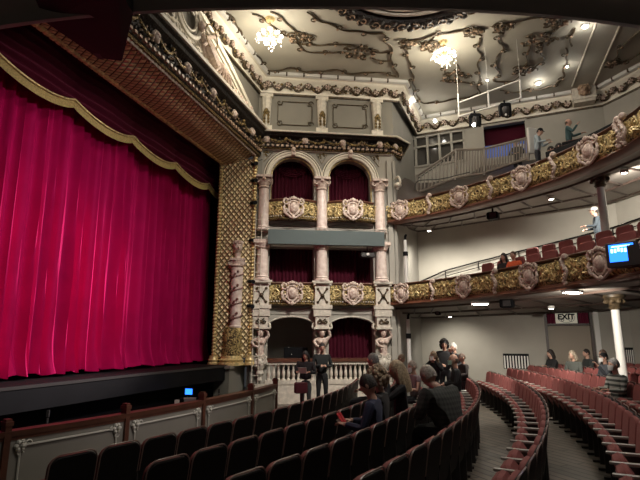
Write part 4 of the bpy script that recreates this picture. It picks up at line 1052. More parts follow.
# ------------------------------------------------------------------ gallery stair balustrade
t = thing('gallery_balustrade', 'taupe wooden balustrade climbing the steps below the gallery window', 'balustrade', wp(1.5, 1.0, 8.3))
def gb(px, py, y): return at_y(px, py, y)
bt = [gb(417, 193, 18.0), gb(455, 178, 17.4), gb(484, 173, 16.9), gb(528, 158, 16.0)]
tp = [gb(417, 176, 18.0), gb(456, 150, 17.4), gb(484, 149, 16.9), gb(528, 138, 16.0)]
b = MB()
for P_ in (bt, tp): b.tube(P_, .05, 6)
for a, c in zip(bt, tp): b.tube([a-UP*.1, c+UP*.04], .055, 6)
b.build('rails_and_newels', mat('taupe_painted_wood', (.20, .17, .14), .5), t)
b = MB(); m_ = bpy.data.materials['taupe_painted_wood']
for (a, c), (e, f), n in zip(zip(bt, tp), zip(bt[1:], tp[1:]), (10, 10, 16)):
    for k in range(1, n): u = k/n; b.tube([a.lerp(e, u), c.lerp(f, u)], .032, 4)
b.build('balusters', m_, t)
b = MB(); b.tube([p-UP*.12 for p in tp[:2]]+[tp[1]-UP*.6], .02, 5)
b.tube(catmull([gb(415, 190, 17.5), gb(418, 181, 17.5), gb(440, 179, 17.2), gb(462, 174, 16.8), gb(470, 172, 16.6)], 5), .018, 6); b.build('grab_rail', 'iron', t)
# gallery floor and stepped parapets behind the upper front
b = MB()
def gl(u, v): q, dr, nn = pU.at(pU.L*u); o = OUT.at(OUT.L*.72*u)[0]; p = q.lerp(o, .12+.86*v); return V((p.x, p.y, 6.55+(2.0 if u < .25 else 2.4)*v**.9))
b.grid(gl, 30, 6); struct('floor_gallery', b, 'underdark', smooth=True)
for i, (v0, dz, l) in enumerate(((.16, 7.36, 'front row'), (.32, 7.80, 'second row'), (.50, 8.35, 'third row'))):
    b = MB(); P_ = []
    for k in range(20):
        u = .44+.30*k/19*1.9; q, dr, nn = pU.at(pU.L*min(1, u)); o = OUT.at(OUT.L*.72*min(1, u))[0]; P_.append(q.lerp(o, v0))
    b.sweep(P_, [(0, dz-.45), (0, dz), (.08, dz+.02), (.1, dz-.02), (.06, dz-.45)], closedprof=True)
    t = thing('gallery_bench', 'long dark curved gallery bench back, %s behind the upper balcony front' % l, 'bench', P_[0]+UP*(dz-.45), 0, 'gallery benches')
    b.build('bench_back', 'black', t); b = MB(); b.tube([p+UP*(dz+.03) for p in P_], .03, 5); b.build('top_rail', 'redbrown', t)
# lighting pipe frame with two moving lamps
t = thing('lighting_truss', 'white rectangular pipe frame hanging below the ceiling', 'truss', gb(488, 107, 14.5))
b = MB(); yy = lambda px: 14.8-.9*(px-458)/62
b.tube([gb(458, 117, yy(458)), gb(521, 98, yy(521))], .03, 6); b.tube([gb(458, 103, yy(458)), gb(520, 80, yy(520))], .025, 6)
b.build('long_pipes', 'white', t)
for a, c, px in ((94, 117, 458), (91, 109, 488), (80, 98, 520)):
    b = MB(); p1, p0 = gb(px, a, yy(px)), gb(px+1, c, yy(px)); b.tube([p0, p1], .025, 6); b.tube([p1, V((p1.x, p1.y, CZ))], .006, 4); b.build('upright', 'white', t)
for i, (px, py, l) in enumerate(((475, 121, 'black moving stage lamp at the left end of the white pipe frame'), (505, 111, 'larger black moving stage lamp on the white pipe frame'))):
    c = gb(px, py, yy(px)-.05); t = thing('moving_lamp', l, 'lamp', c)
    b = MB(); b.rbox(c+UP*.16, (.34, .22, .14), .04)
    for sx in (-1, 1): b.box(c+V((sx*.16, 0, 0)), (.04, .14, .34))
    b.tube([c+UP*.2, c+UP*.36], .03, 6); yk = b.build('yoke', 'black', t)
    b = MB(); b.lathe(c-UP*.02, [(.1, -.16), (.13, -.1), (.13, .1), (.07, .17)], 12, ax=(V((1, 0, 0)), V((0, .9, .4)).normalized(), V((.0, .4, -.9)).normalized())); b.build('lamp_head', 'iron', yk)
    b = MB(); b.ball(c+V((-.08 if i == 0 else -.02, -.1, -.18)), .055 if i == 0 else .04, 8, 6); b.build('lens', 'spotlens' if i == 0 else 'white', yk)

# ------------------------------------------------------------------ ceiling ornament frames
def orn(label, lines, flowers, rad=.030):
    t = thing('ceiling_scroll_frame', label, 'ornament', at_z(*lines[0][0], CZ-.02)); b = MB(); c2 = MB()
    for L in lines:
        P_ = catmull([at_z(x, y, CZ-.035) for x, y in L], 7); pa = Path(P_)
        n = max(6, int(pa.L/.12)); pts = []
        for i in range(n+1):
            q, dr, nn = pa.at(pa.L*i/n); pts.append(V((q.x, q.y, CZ-.04))+nn*(.03*sin(i*.9)))
        b.tube(pts, [rad*(.75+.45*abs(sin(i*.55))) for i in range(n+1)], 6)
        for i in range(3, n, 7):
            q, dr, nn = pa.at(pa.L*i/n); s_ = 1 if (i//7) % 2 else -1
            b.tube([p-UP*.0 for p in spiral(V((q.x, q.y, CZ-.05))+nn*(s_*.08), .10, .8, 0, s_, 8, X=dr, Z=nn)], .022, 5)
            c2.ball(V((q.x, q.y, CZ-.09)), (.05, .05, .03), 6, 4)
    for x, y, r in flowers:
        q = at_z(x, y, CZ-.06); rr = random.Random(int(x))
        for k in range(22):
            a = rr.random()*6.28; d = r*rr.random()**.6; (c2 if k % 2 else b).ball(q+V((d*cos(a)*1.3, d*sin(a)*.8, 0)), (rr.uniform(.03, .08), rr.uniform(.03, .06), .04), 6, 5)
        for k in range(5): b.tube(spiral(q+V((r*cos(k*1.25)*.9, r*sin(k*1.25)*.6, 0)), .17, 1.1, k, 1 if k % 2 else -1, 10, X=V((1, 0, 0)), Z=V((0, 1, 0))), .03, 5)
    b.build('scroll', 'orn', t); c2.build('flowers_and_leaves', 'orn2', t)
orn('brown rococo scroll frame on the ceiling around the left chandelier', [
    [(226, 13), (234, 20), (241, 33), (238, 42), (250, 50), (260, 58), (264, 69), (275, 71), (290, 68), (310, 72), (335, 70), (352, 74), (375, 72), (396, 76)],
    [(270, 12), (282, 18), (290, 26), (297, 34)], [(252, 14), (262, 18), (272, 25), (280, 33), (292, 37)],
    [(304, 37), (312, 44), (330, 45), (345, 44), (360, 48)], [(296, 42), (304, 50), (320, 53), (340, 52), (352, 56)],
    [(307, 12), (318, 20), (328, 23), (340, 29), (360, 32), (383, 34), (384, 40), (390, 45), (392, 54), (391, 62), (396, 70), (398, 77)],
    [(364, 48), (376, 52), (390, 52)], [(372, 58), (380, 61), (392, 60)]], [(300, 38, .32), (360, 52, .5)])
orn('brown rococo scroll frame on the ceiling around the right chandelier', [
    [(404, 48), (408, 55), (410, 65), (413, 75), (414, 85), (417, 96), (424, 103), (440, 102), (455, 99), (470, 97), (478, 93)],
    [(404, 47), (412, 41), (425, 38), (440, 34), (455, 32), (468, 31), (476, 33), (481, 36)],
    [(480, 38), (478, 48), (481, 55), (479, 62), (478, 68), (481, 78), (478, 86), (480, 94)],
    [(434, 37), (428, 44), (430, 52)], [(447, 62), (445, 70), (449, 77)], [(456, 63), (459, 71), (455, 76)], [(440, 81), (452, 80), (462, 82), (474, 84)]],
    [(431, 46, .3), (456, 77, .45), (473, 32, .2), (408, 44, .2)])
orn('brown rococo scroll frame on the ceiling left of the bright downlight', [
    [(500, 30), (499, 40), (503, 48), (497, 58), (495, 64), (499, 72), (494, 80), (500, 82), (512, 81), (520, 76)],
    [(500, 28), (510, 23), (522, 20), (535, 18), (548, 17), (556, 20), (560, 26), (552, 34)],
    [(530, 46), (527, 54), (528, 60), (524, 66), (520, 70)], [(543, 44), (541, 52), (544, 58), (538, 65), (530, 70)],
    [(500, 90), (515, 92), (530, 90), (545, 88), (556, 84), (560, 80)], [(575, 28), (571, 36), (571, 46)], [(566, 48), (567, 60), (564, 68), (563, 78), (556, 83)]],
    [(540, 40, .45), (524, 70, .35), (502, 28, .2), (557, 22, .3)])
orn('brown scroll frame at the far right corner of the ceiling', [
    [(612, 66), (616, 58), (619, 50), (626, 42), (634, 36), (642, 30)], [(612, 66), (622, 63), (632, 58), (642, 52)]], [(613, 64, .15)])
# dome ring
t = thing('dome_ring', 'round ornate dark wreath moulding framing the rose coloured dome', 'dome', DC+UP*CZ)
def circ(r, z, n=64): return [DC+V((r*cos(2*pi*k/n), r*sin(2*pi*k/n), z)) for k in range(n)]
b = MB(); b.tube(circ(2.62, CZ-.05, 96), .20, 8, closed=True)
for k in range(120):
    a = 2*pi*k/120; r_ = 2.62+.13*sin(k*2.3); b.ball(DC+V((r_*cos(a), r_*sin(a), CZ-.2)), (.12, .12, .07), 6, 5)
b.build('wreath', 'bronze', t)
b = MB()
for k in range(40):
    a = 2*pi*k/40; c = DC+V((2.62*cos(a), 2.62*sin(a), CZ-.24)); b.tube(spiral(c, .17, 1.2, k, 1 if k % 2 else -1, 12, X=V((cos(a), sin(a), 0)), Z=V((-sin(a), cos(a), 0))), .022, 5)
b.build('leaf_highlights', 'orn2', t)
b = MB()
for r_, z, q in ((2.28, -.04, .06), (2.14, .02, .06)): b.tube(circ(r_, CZ+z), q, 6, closed=True)
b.build('white_mouldings', 'creamlight', t)
b = MB(); b.tube(circ(2.19, CZ-.0), .03, 5, closed=True); b.tube(circ(2.05, CZ+.06), .025, 5, closed=True); b.build('dark_mouldings', 'orn', t)
b = MB(); b.grid(lambda u, v: DC+V((2.1*cos(2*pi*u)*cos(pi/2*v), 2.1*sin(2*pi*u)*cos(pi/2*v), CZ+.10+.6*sin(pi/2*v))), 48, 12)
M['domecup'] = mat('rose_and_ivory_dome', (.62, .58, .5), .6); b.build('dome_cup', 'domepink', t)
b = MB(); b.lathe(DC+UP*(CZ+.1), [(2.08, .0), (1.95, .08), (1.93, .05), (2.06, -.03)], 48); b.build('ivory_band', 'creamlight', t)
lamp('dome_fill_light', 'POINT', DC+UP*(CZ+.35), 70, (1, .9, .85), .4)  # unseen lamp added inside the dome to lift the rose cup

# ------------------------------------------------------------------ chandeliers
for i, (top, mid, l) in enumerate((((270, 19), (270, 36), 'glowing glass chandelier on the left of the ceiling'), ((443, 42), (444, 55), 'glowing glass chandelier on the right of the ceiling'))):
    a = at_z(*top, CZ); c = at_y(*mid, a.y); t = thing('chandelier', l, 'chandelier', a, 0)
    b = MB(); b.lathe(a, [(.0, -.1), (.1, -.08), (.16, 0)], 12); b.tube([a, c], .015, 6); b.ball(c, (.1, .1, .14), 8, 6); b.build('rose_and_stem', 'gold2', t)
    bb = []; ar = MB()
    for ring, (r_, z, n) in enumerate(((.34, -.02, 9), (.17, -.18, 4), (.18, .12, 4))):
        for k in range(n):
            an = 2*pi*(k+.5*ring)/n; p = c+V((r_*cos(an), r_*sin(an), z)); bb.append(p); ar.tube([c, c+V((r_*.5*cos(an), r_*.5*sin(an), z-.08)), p-UP*.05], .012, 5)
    ao = ar.build('arms', 'gold2', t)
    for p in bb: g_ = MB(); g_.ball(p, .05, 8, 6); g_.build('globe', 'bulb', ao)
    cr = MB(); rr = random.Random(i)
    for k in range(40): an = rr.random()*6.28; r_ = .15+.3*rr.random(); cr.ball(c+V((r_*cos(an), r_*sin(an), -.1-.12*rr.random())), (.015, .015, .035), 5, 4)
    cr.build('glass_drops', 'white', t)
    lamp('chandelier_light', 'POINT', c-UP*.42, 140, (1, .90, .72), .3)

# black projector hood hanging under the near balcony
t = thing('hanging_projector_hood', 'long black hood hanging from the overhead balcony at upper left', 'projector', (-.9, 1.3, 3.0))
def hood(px, py, y): return at_y(px, py, y)
A4 = [hood(30, -14, 1.25), hood(118, -14, 1.15), hood(133, 14, 1.45), hood(122, 61, 2.35), hood(98, 58, 2.35), hood(45, 22, 1.6)]
b = MB(); lo = [b.av(p) for p in A4]; hi = [b.av(V((p.x+.02, p.y+.02, p.z+.30))) for p in A4]
b.af(lo); b.af(hi[::-1])
for k in range(6): b.af((lo[k], hi[k], hi[(k+1) % 6], lo[(k+1) % 6]))
b.build('casing', 'black', t, smooth=False)
b = MB(); s = [b.av(p-UP*.004) for p in (A4[0], A4[0].lerp(A4[1], .22), A4[3].lerp(A4[4], .75), A4[4])]; b.af(s); b.build('maroon_underside', mat('maroon_card', (.03, .007, .012), .7), t, smooth=False)
b = MB()
for p in (A4[0].lerp(A4[1], .5),): b.tube([p+UP*.3, V((p.x, p.y, 3.2))], .03, 6)
b.build('hanger', 'iron', t)

# ------------------------------------------------------------------ orchestra rail
RR = 19.62
t = thing('orchestra_rail', 'grey panelled orchestra rail with white mouldings and brown posts', 'railing', SC+V((RR*cos(R(-25)), RR*sin(R(-25)), 0)))
def rp(ph, dr_=0, z=0): return SC+V(((RR+dr_)*cos(R(ph)), (RR+dr_)*sin(R(ph)), z))
PH0, PH1 = -37.5, -12.6
posts = [-37.2, -31.9, -27.7, -22.7, -17.4, -12.8]
pp_ = [at_z(x, y, .93) for x, y in ((0, 430), (124, 413), (203, 400), (251, 390), (281, 384))]
posts = [math.degrees(atan2(p.y-SC.y, p.x-SC.x)) for p in pp_]; PH1 = posts[-1]; st_ = 4.6
posts = [posts[0]-st_]+posts; PH0 = posts[0]
arcp_ = lambda a, c, n=12: [rp(a+(c-a)*k/n) for k in range(n+1)]
b = MB(); P_ = arcp_(PH0, PH1, 40); b.sweep(P_, [(-.04, 0), (-.04, .86), (.04, .86), (.04, 0)], closedprof=True); b.build('panel', 'railpanel', t)
b = MB(); b.sweep(P_, [(-.07, .86), (-.09, .93), (.09, .93), (.07, .86)], closedprof=True); b.sweep(P_, [(.04, .82), (.055, .82), (.055, .86), (.04, .86)], closedprof=True); b.build('capping', 'brown', t)
for ph in posts:
    b = MB(); n_ = V((cos(R(ph)), sin(R(ph)), 0)); ax = (V((-n_.y, n_.x, 0)), n_, UP)
    b.box(rp(ph, .02, .5), (.075, .12, 1.0), ax=ax); b.box(rp(ph, .02, 1.02), (.095, .14, .05), ax=ax); b.box(rp(ph, .02, 1.06), (.07, .10, .03), ax=ax); b.build('post', 'brown', t)
for a, c in zip(posts, posts[1:]):
    b = MB(); e = .5
    a1, c1 = a+e, c-e; b.tube([rp(a1+(c1-a1)*k/10, .055, .74) for k in range(11)], .014, 5); b.tube([rp(a1+(c1-a1)*k/10, .055, .16) for k in range(11)], .014, 5)
    for ph in (a1, c1): b.tube([rp(ph, .055, .16), rp(ph, .055, .74)], .014, 5)
    pmo = b.build('panel_moulding', 'railmould', t)
    for ph, z, sg in ((a1, .74, 1), (c1, .74, -1), (a1, .16, 1), (c1, .16, -1)):
        b = MB(); q = rp(ph, .06, z); tg = V((-sin(R(ph)), cos(R(ph)), 0))
        for k in range(6): an = k*pi/3; b.ball(q+tg*(.05*cos(an))+UP*(.05*sin(an)), (.032, .032, .032), 6, 4)
        b.ball(q+V((.03, 0, 0)), .03, 6, 4); b.tube(spiral(q+tg*(.09*sg)+UP*.02, .045, 1, 0, sg, 8, X=tg), .012, 4); b.tube(spiral(q-UP*.09*(1 if z > .5 else -1), .045, 1, 0, sg, 8, X=tg), .012, 4)
        b.build('corner_rosette', 'railmould', pmo)

# ------------------------------------------------------------------ theatre seats
HIDE2 = []
def make_seat():
    """local: faces -x (towards the stage), width along y, origin on the floor"""
    t = thing('theatre_chair', 'proto', 'chair')
    lean = .16; Zb = V((sin(lean), 0, cos(lean))); Yb = V((cos(lean), 0, -sin(lean))); Xb = V((0, 1, 0))
    b = MB(); b.rbox(V((.20, 0, .635))+V((0, 0, 0)), (.475, .035, .55), .10, ax=(Xb, Yb, Zb), n=5); sh = b.build('back_shell', 'dark', t)
    b = MB(); out = []
    for (sy, a0) in ((1, 0), (-1, 90)):
        for i in range(7): a = R(a0+90*i/6); out.append((sy*.125+.10*cos(a), .18+.10*sin(a)))
    out = [(.227, -.05)]+out+[(-.227, -.05)]
    b.tube([V((.205, 0, .65))+Xb*y*1.04+Zb*z+Yb*.008 for y, z in out], .0075, 5); b.build('rim_highlight', 'rim', sh)  # thin tube painting the highlight round the shell rim
    b = MB(); b.rbox(V((.165, 0, .648)), (.44, .06, .52), .10, ax=(Xb, Yb, Zb), n=4)
    b.build('backrest', 'seat', t)
    fl_ = 1.02; Zc = V((-cos(fl_), 0, sin(fl_))); Yc = V((sin(fl_), 0, cos(fl_)))
    b = MB(); b.rbox(V((-.02, 0, .47)), (.43, .12, .40), .09, ax=(Xb, Yc, Zc), n=4); b.build('seat_cushion', 'seat', t)
    b = MB(); b.rbox(V((-.03, .255, .62)), (.045, .028, .34), .012, ax=(Xb, UP, V((1, 0, 0)))); am_ = b
    b = MB(); b.box((.05, .255, .34), (.30, .02, .52)); b.box((.0, .255, .30), (.05, .05, .60)); b.box((.02, .255, .02), (.3, .06, .03)); sd_ = b.build('standard', 'iron', t); am_.build('armrest', 'arm', sd_)
    return t
seat0 = make_seat(); seat0.scale = (1.035,)*3; seat_used = [False]; _kc.clear()
ROWR = [21.25, 22.32, 23.31, 24.19, 25.19, 26.22, 27.30, 28.30, 29.30, 30.30]
ORDN = ['front', 'second', 'third', 'fourth', 'fifth', 'sixth', 'seventh', 'eighth', 'ninth', 'tenth']
ROWEND = [-7.0, -7.6, -7.6, -6.3, -4.0, -1.2, .8, 2.0, 3.0, 3.4]
ROWNEAR = [-34.6, -34.2, -36.5, -38, -33, -30.5, -26, -22, -19, -17]
def ordinal(n):
    w_ = ['zeroth', 'first', 'second', 'third', 'fourth', 'fifth', 'sixth', 'seventh', 'eighth', 'ninth', 'tenth', 'eleventh', 'twelfth', 'thirteenth', 'fourteenth', 'fifteenth', 'sixteenth', 'seventeenth', 'eighteenth', 'nineteenth']
    tens = {20: 'twent', 30: 'thirt', 40: 'fort'}
    if n < 20: return w_[n]
    d = n//10*10; return tens[d]+'ieth' if n % 10 == 0 else tens[d]+'y-'+w_[n % 10]
def visible(p, m=70):
    d = p-V((0, 0, EYE)); yc = d.y*cos(PITCH)+d.z*sin(PITCH)
    if yc < 1.2: return False
    zc = -d.y*sin(PITCH)+d.z*cos(PITCH); x = 320+FPX*d.x/yc; y = 240-FPX*zc/yc
    return -m < x < 640+m and y < 480+m*1.3
SEATS = {}; SOBJ = {}; CUR = [None]
for r in range(10):
    rad = ROWR[r]+.05; dph = math.degrees(.515/rad); n = 0; ph = ROWEND[r]-dph/2
    while ph > ROWNEAR[r]:
        n += 1; q = SC+V((rad*cos(R(ph)), rad*sin(R(ph)), 0)); q.z = floor_z(q.x, q.y)
        if visible(q+UP*.8) and (q-W0).dot(WN) > .55:
            desc = 'dark-backed' if r < 4 else 'red plush'
            lab = '%s theatre seat, %s from the far aisle in the %s stalls row' % (desc, ordinal(n), ORDN[r])
            grp = '%s row of stalls seats' % ORDN[r]
            if not seat_used[0]:
                CUR[0] = seat0; seat_used[0] = True; seat0.location = q; seat0.rotation_euler = (0, 0, R(ph)); tag(seat0, lab, 'chair', grp)
            else: CUR[0] = dup(seat0, q, R(ph), lab, grp)
            SEATS[(r, n)] = (q, R(ph)); SOBJ[(round(q.x, 3), round(q.y, 3))] = CUR[0]
        ph -= dph
# open end cap of the front row at the left
def seat_world(r, px):
    """seat of row r showing nearest to picture column px, used to seat the audience"""
    best = None
    for (rr, n), (q, a) in SEATS.items():
        if rr != r: continue
        yc = q.y*cos(PITCH)+(q.z+.9-EYE)*sin(PITCH); e = abs(320+FPX*q.x/yc-px)
        if best is None or e < best[0]: best = (e, q, a)
    return best[1], best[2]
# lower balcony seats (two rows showing over the rail)
def make_bseat():
    t = thing('balcony_chair', 'proto', 'chair')
    b = MB(); b.rbox((.12, 0, .62), (.46, .09, .5), .09, ax=(V((0, 1, 0)), V((1, 0, 0)), UP), n=4); b.build('backrest', 'seat', t)
    b = MB(); b.rbox((-.08, 0, .42), (.44, .1, .4), .06, ax=(V((0, 1, 0)), V((0, 0, 1)), V((1, 0, 0)))); b.build('seat_cushion', 'seat', t)
    b = MB(); b.box((0, .24, .26), (.3, .03, .5)); b.box((0, -.24, .26), (.3, .03, .5)); b.build('standard', 'iron', t); return t
bs = make_bseat(); _kc.clear(); used = False
for row, (off, z0, px0, px1) in enumerate(((.75, 3.42, 466, 660), (1.55, 3.78, 488, 660))):
    t0, t1 = pL.near_px(px0, 4), pL.near_px(px1, 4) if px1 < 640 else pL.near_px(640, 4)+1.2
    n = 0; tt = t0
    while tt < t1:
        n += 1; q, dr, nn = pL.at(tt); q = q-nn*off; a = atan2(-nn.y, -nn.x)
        lab = 'red balcony seat, %s from the stage end of the %s row of the lower balcony' % (ordinal(n), ('front', 'rear')[row])
        loc = V((q.x, q.y, z0)); grp = '%s row of lower balcony seats' % ('front', 'rear')[row]
        if not used: used = True; bs.location = loc; bs.rotation_euler = (0, 0, a); tag(bs, lab, 'chair', grp)
        else: dup(bs, loc, a, lab, grp)
        tt += .56
b = MB()
def bf(u, v): q, dr, nn = pL.at(1.2+(pL.L*.55)*u); o = OUT.at(.2+OUT.L*.72*u)[0]; d = (o-q).length; v_ = v; p = q.lerp(o, .05+.93*v_); return V((p.x, p.y, 3.36+min(.30*int((.05+.93*v)*d/.8), .02+1.5*u)))
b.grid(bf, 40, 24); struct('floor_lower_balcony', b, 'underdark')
b = MB()

# ------------------------------------------------------------------ people
def hand(mb, wrist, d, curl=.5, side=1, sc=1.0):
    """palm, four bent fingers and a thumb; d = pointing direction"""
    d = V(d).normalized(); up = UP if abs(d.z) < .9 else V((0, 1, 0)); x = d.cross(up).normalized(); z = x.cross(d).normalized(); w_ = V(wrist)
    k = sc
    mb.ball(w_+d*.045*k, (.042*k, .05*k, .016*k), 8, 6, ax=(x, d, z))
    for i, (o, L) in enumerate(((-.03, .062), (-.011, .076), (.009, .072), (.028, .056))):
        p = w_+d*.085*k+x*o*k; a, b_ = curl*.7, curl*1.6
        d1 = d*cos(a)-z*sin(a); d2 = d*cos(b_)-z*sin(b_); m = p+d1*L*.5*k
        mb.tube([p-d*.02*k, p, m, m+d2*L*.5*k], [.0095*k, .0095*k, .0085*k, .006*k], 6)
    p = w_+d*.02*k+x*(-.038*k*side); t1 = (d*.6-x*side*.7-z*.3).normalized(); mb.tube([p, p+t1*.035*k, p+(t1*.03+(t1*.4+d*.7-z*.3)*.03)*k], [.013*k, .011*k, .008*k], 6)
CL = {}
def clo(name, c, **k):
    if name not in CL: CL[name] = cloth(name, c, **k)
    return CL[name]
def person(label, loc, rz, pose='sit', h=1.0, top=('black_cloth', (.012, .012, .014)), legs=('dark_trousers', (.018, .018, .022)), hair='short', hcol=('dark_hair', (.025, .016, .012)),
           lean=0, yaw=0, nod=0, arms=('lap', 'lap'), skin_m='skin', mask=None, group=None, sleeveless=False, bulk=1.0, scarf=None):
    t = thing('person', label, 'person', loc, rz, group)
    T = MX.Translation(V(loc)) @ MX.Rotation(rz, 4, 'Z') @ MX.Scale(h, 4)
    sit = pose == 'sit'
    hz = .52 if sit else .95; zb = hz
    def sp(y, z, x=0):           # spine frame with forward lean
        return V((x, (y)*cos(lean)+(z)*sin(lean), zb+z*cos(lean)-y*sin(lean)))
    pel, wai, che, nck = sp(0, 0), sp(.0, .18), sp(-.01, .40), sp(0, .53)
    hd = sp(.03, .70)+V((0, .03*max(0, nod), -.02*max(0, nod)))
    knees, feet = [], []
    for sx in (-1, 1):
        if sit: knees.append(V((sx*.12, .42, .50))); feet.append(V((sx*.12, .42, .07)))
        else: knees.append(V((sx*.10, .02, .50))); feet.append(V((sx*.11, -.02, .08)))
    hips = [V((sx*.09, .0, hz-.02)) for sx in (-1, 1)]
    b = MB(); b.T = T
    k = .92*bulk                                                     # trousers
    J = [tuple(sp(0, .06))+(.15*k, .11*k), tuple(pel)+(.16*k, .12*k)]; E = [(0, 1)]
    for i in (0, 1):
        n = len(J); mid = hips[i].lerp(knees[i], .5); J += [tuple(hips[i].lerp(knees[i], .12))+(.095*k,), tuple(mid)+(.085*k,), tuple(knees[i])+(.065*k,), tuple(knees[i].lerp(feet[i], .5))+(.058*k,), tuple(feet[i])+(.045*k,)]
        E += [(1, n), (n, n+1), (n+1, n+2), (n+2, n+3), (n+3, n+4)]
    add_skin(b, J, E, 1); b.build('trousers', clo(*legs), t)
    b = MB(); b.T = T
    for f in feet: b.ball(f+V((0, .07, -.035)), (.045, .13, .045), 8, 6)
    b.build('shoes', 'black', t)
    # arms
    A = []
    for i, sx in enumerate((-1, 1)):
        sh = sp(-.01, .47, sx*.185*bulk); a = arms[i]
        if a == 'down': el = sh+V((sx*.06, -.03, -.27)); wr = el+V((0, .07, -.24))
        elif a == 'clasp': el = sh+V((sx*.07, .0, -.27)); wr = V((sx*.035, el.y+.23, el.z+.03))
        elif a == 'raise': el = sh+V((sx*.05, .16, -.20)); wr = el+V((-sx*.08, .14, .24))
        elif a == 'face': el = sh+V((sx*.06, .2, -.14)); wr = V((sx*.05, hd.y+.14, hd.z-.10))
        elif a == 'read': el = sh+V((sx*.06, .08, -.26)); wr = el+V((-sx*.10, .24, .03))
        elif a == 'point': el = sh+V((sx*.05, .14, -.2)); wr = el+V((sx*.02, .26, .06))
        else: el = sh+V((sx*.07, .06, -.25)); wr = V((sx*.09, el.y+.22, max(el.z-.04, .60 if sit else .8)))
        A.append((sh, el, wr))
    b = MB(); b.T = T; q = bulk                                       # jacket or top
    J = [tuple(sp(0, -.02))+(.165*q, .125*q), tuple(wai)+(.145*q, .11*q), tuple(che)+(.175*q, .125*q), tuple(sp(0, .49))+(.09*q, .07*q), tuple(sp(0, .545))+(.062, .06)]; E = [(0, 1), (1, 2), (2, 3), (3, 4)]
    for sh, el, wr in A:
        n = len(J); J += [tuple(sh)+(.068*q,)]
        E += [(2, n)]
        end = el.lerp(sh, .55) if sleeveless else wr
        if not sleeveless: J += [tuple(sh.lerp(el, .5))+(.056*q,), tuple(el)+(.050*q,), tuple(el.lerp(wr, .5))+(.044*q,), tuple(wr)+(.036*q,)]; E += [(n, n+1), (n+1, n+2), (n+2, n+3), (n+3, n+4)]
        else: J += [tuple(end)+(.055*q,)]; E += [(n, n+1)]
    add_skin(b, J, E, 1)
    if not sit: pass
    b.build('jacket', clo(*top), t)
    b = MB(); b.T = T                                                 # body: one surface under the clothes, with head, neck and hands
    JB = [(x_, y_, z_, r_*.5, (q2[0] if q2 else r_)*.45) for x_, y_, z_, r_, *q2 in J[:5]]+[(*j[:3], j[3]*.55, j[3]*.55) for j in J[5:]]
    add_skin(b, JB, E, 1)
    b.tube([sp(0, .46), nck, hd-V((0, .01, .07))], [.062, .054, .052], 10)
    head(b, hd, .108, yaw, nod*.5)
    for i, (sh, el, wr) in enumerate(A):
        dd = (wr-el).normalized()
        if sleeveless: b.tube([sh.lerp(el, .3), el, wr], [.045, .038, .026], 8)
        else: b.tube([wr-dd*.03, wr+dd*.015], [.028, .025], 8)
        hand(b, wr, dd, .6, -1 if i == 0 else 1)
    b.build('body', [M[skin_m], M['eye'], M['lip']], t)
    # hair
    HM = CL.setdefault(hcol[0], mat(hcol[0], hcol[1], .6, var=.45, vscale=30, bump=.5, bscale=60, sheen=.2))
    Th = T @ MX.Translation(hd) @ MX.Rotation(yaw, 4, 'Z') @ MX.Rotation(-nod*.5, 4, 'X')
    b = MB(); b.T = Th; rr = random.Random(len(label))
    def cap(u, v, e=0.0, down=.0):
        a = 2*pi*u; fr = max(0, sin(a)); t_ = v*pi*(.62+down*(1-fr)-.26*fr)
        r_ = 1.10+e+.02*sin(a*9+v*5); return V((.080*r_*sin(t_)*cos(a), .100*r_*sin(t_)*sin(a)-.008, .124*r_*cos(t_)+.004))
    if hair in ('short', 'cap', 'bun'): b.grid(lambda u, v: cap(u, v), 22, 9)
    elif hair in ('long', 'bob'):
        L = .26 if hair == 'long' else .13
        b.grid(lambda u, v: cap(u, v, .08, .1), 24, 10)
        for k_ in range(22):
            a = pi*.98+pi*1.04*k_/21; x, y = .088*cos(a), .105*sin(a)-.01; wv = rr.uniform(-.015, .015)
            b.tube([(x*.9, y*.9, .04), (x*1.12, y*1.05, -.04), (x*1.25+wv, y*1.15, -.04-L*.5), (x*1.2-wv, y*1.2, -.04-L)], [.022, .028, .027, .012], 6)
    elif hair == 'curly':
        b.grid(lambda u, v: cap(u, v, .1, .1), 20, 9)
        for k_ in range(90):
            a = rr.random()*2*pi; t_ = rr.uniform(.05, .78)*pi
            if sin(a) > .25 and t_ > .38*pi: continue
            b.ball((.112*sin(t_)*cos(a), .125*sin(t_)*sin(a)-.015, .145*cos(t_)), rr.uniform(.022, .036), 6, 5)
    elif hair == 'bald': b.grid(lambda u, v: V((.0815*sin(pi*(.42+.22*v))*cos(pi+pi*u)*1.03, .100*sin(pi*(.42+.22*v))*sin(pi+pi*u)*1.04-.004, .124*cos(pi*(.42+.22*v)))), 16, 4)
    if hair == 'bun': b.ball((0, -.12, .03), .045, 8, 6)
    b.build('hair', HM, t)
    if hair == 'cap':
        b = MB(); b.T = Th; b.lathe((0, -.005, .03), [(.098, 0), (.098, .04), (.075, .085), (.0, .11)], 16); b.ball((0, .1, .035), (.07, .06, .008), 10, 4); b.build('cap', 'white' if mask == 'whitecap' else 'black', t)
    if mask and mask != 'whitecap':
        b = MB(); b.T = Th
        b.grid(lambda u, v: V((.072*sin(-1.25+2.5*u)*(1-.25*abs(v-.2)), .035+.075*cos(-1.25+2.5*u)+.02*math.exp(-((u-.5)/.12)**2), -.005-.095*v)), 12, 6)
        for sx in (-1, 1): b.tube([(sx*.066, .06, -.02), (sx*.08, .0, .01)], .003, 4)
        b.build('face_mask', clo(*mask), t)
    if scarf:
        b = MB(); b.T = T; c = nck
        for k_ in range(3): b.tube([c+V((.085*cos(a), .085*sin(a), -.02+.025*k_)) for a in [2*pi*j/14 for j in range(14)]], .026, 6, closed=True)
        b.build('scarf', clo(*scarf), t)
    t['_h'] = 0; del t['_h']
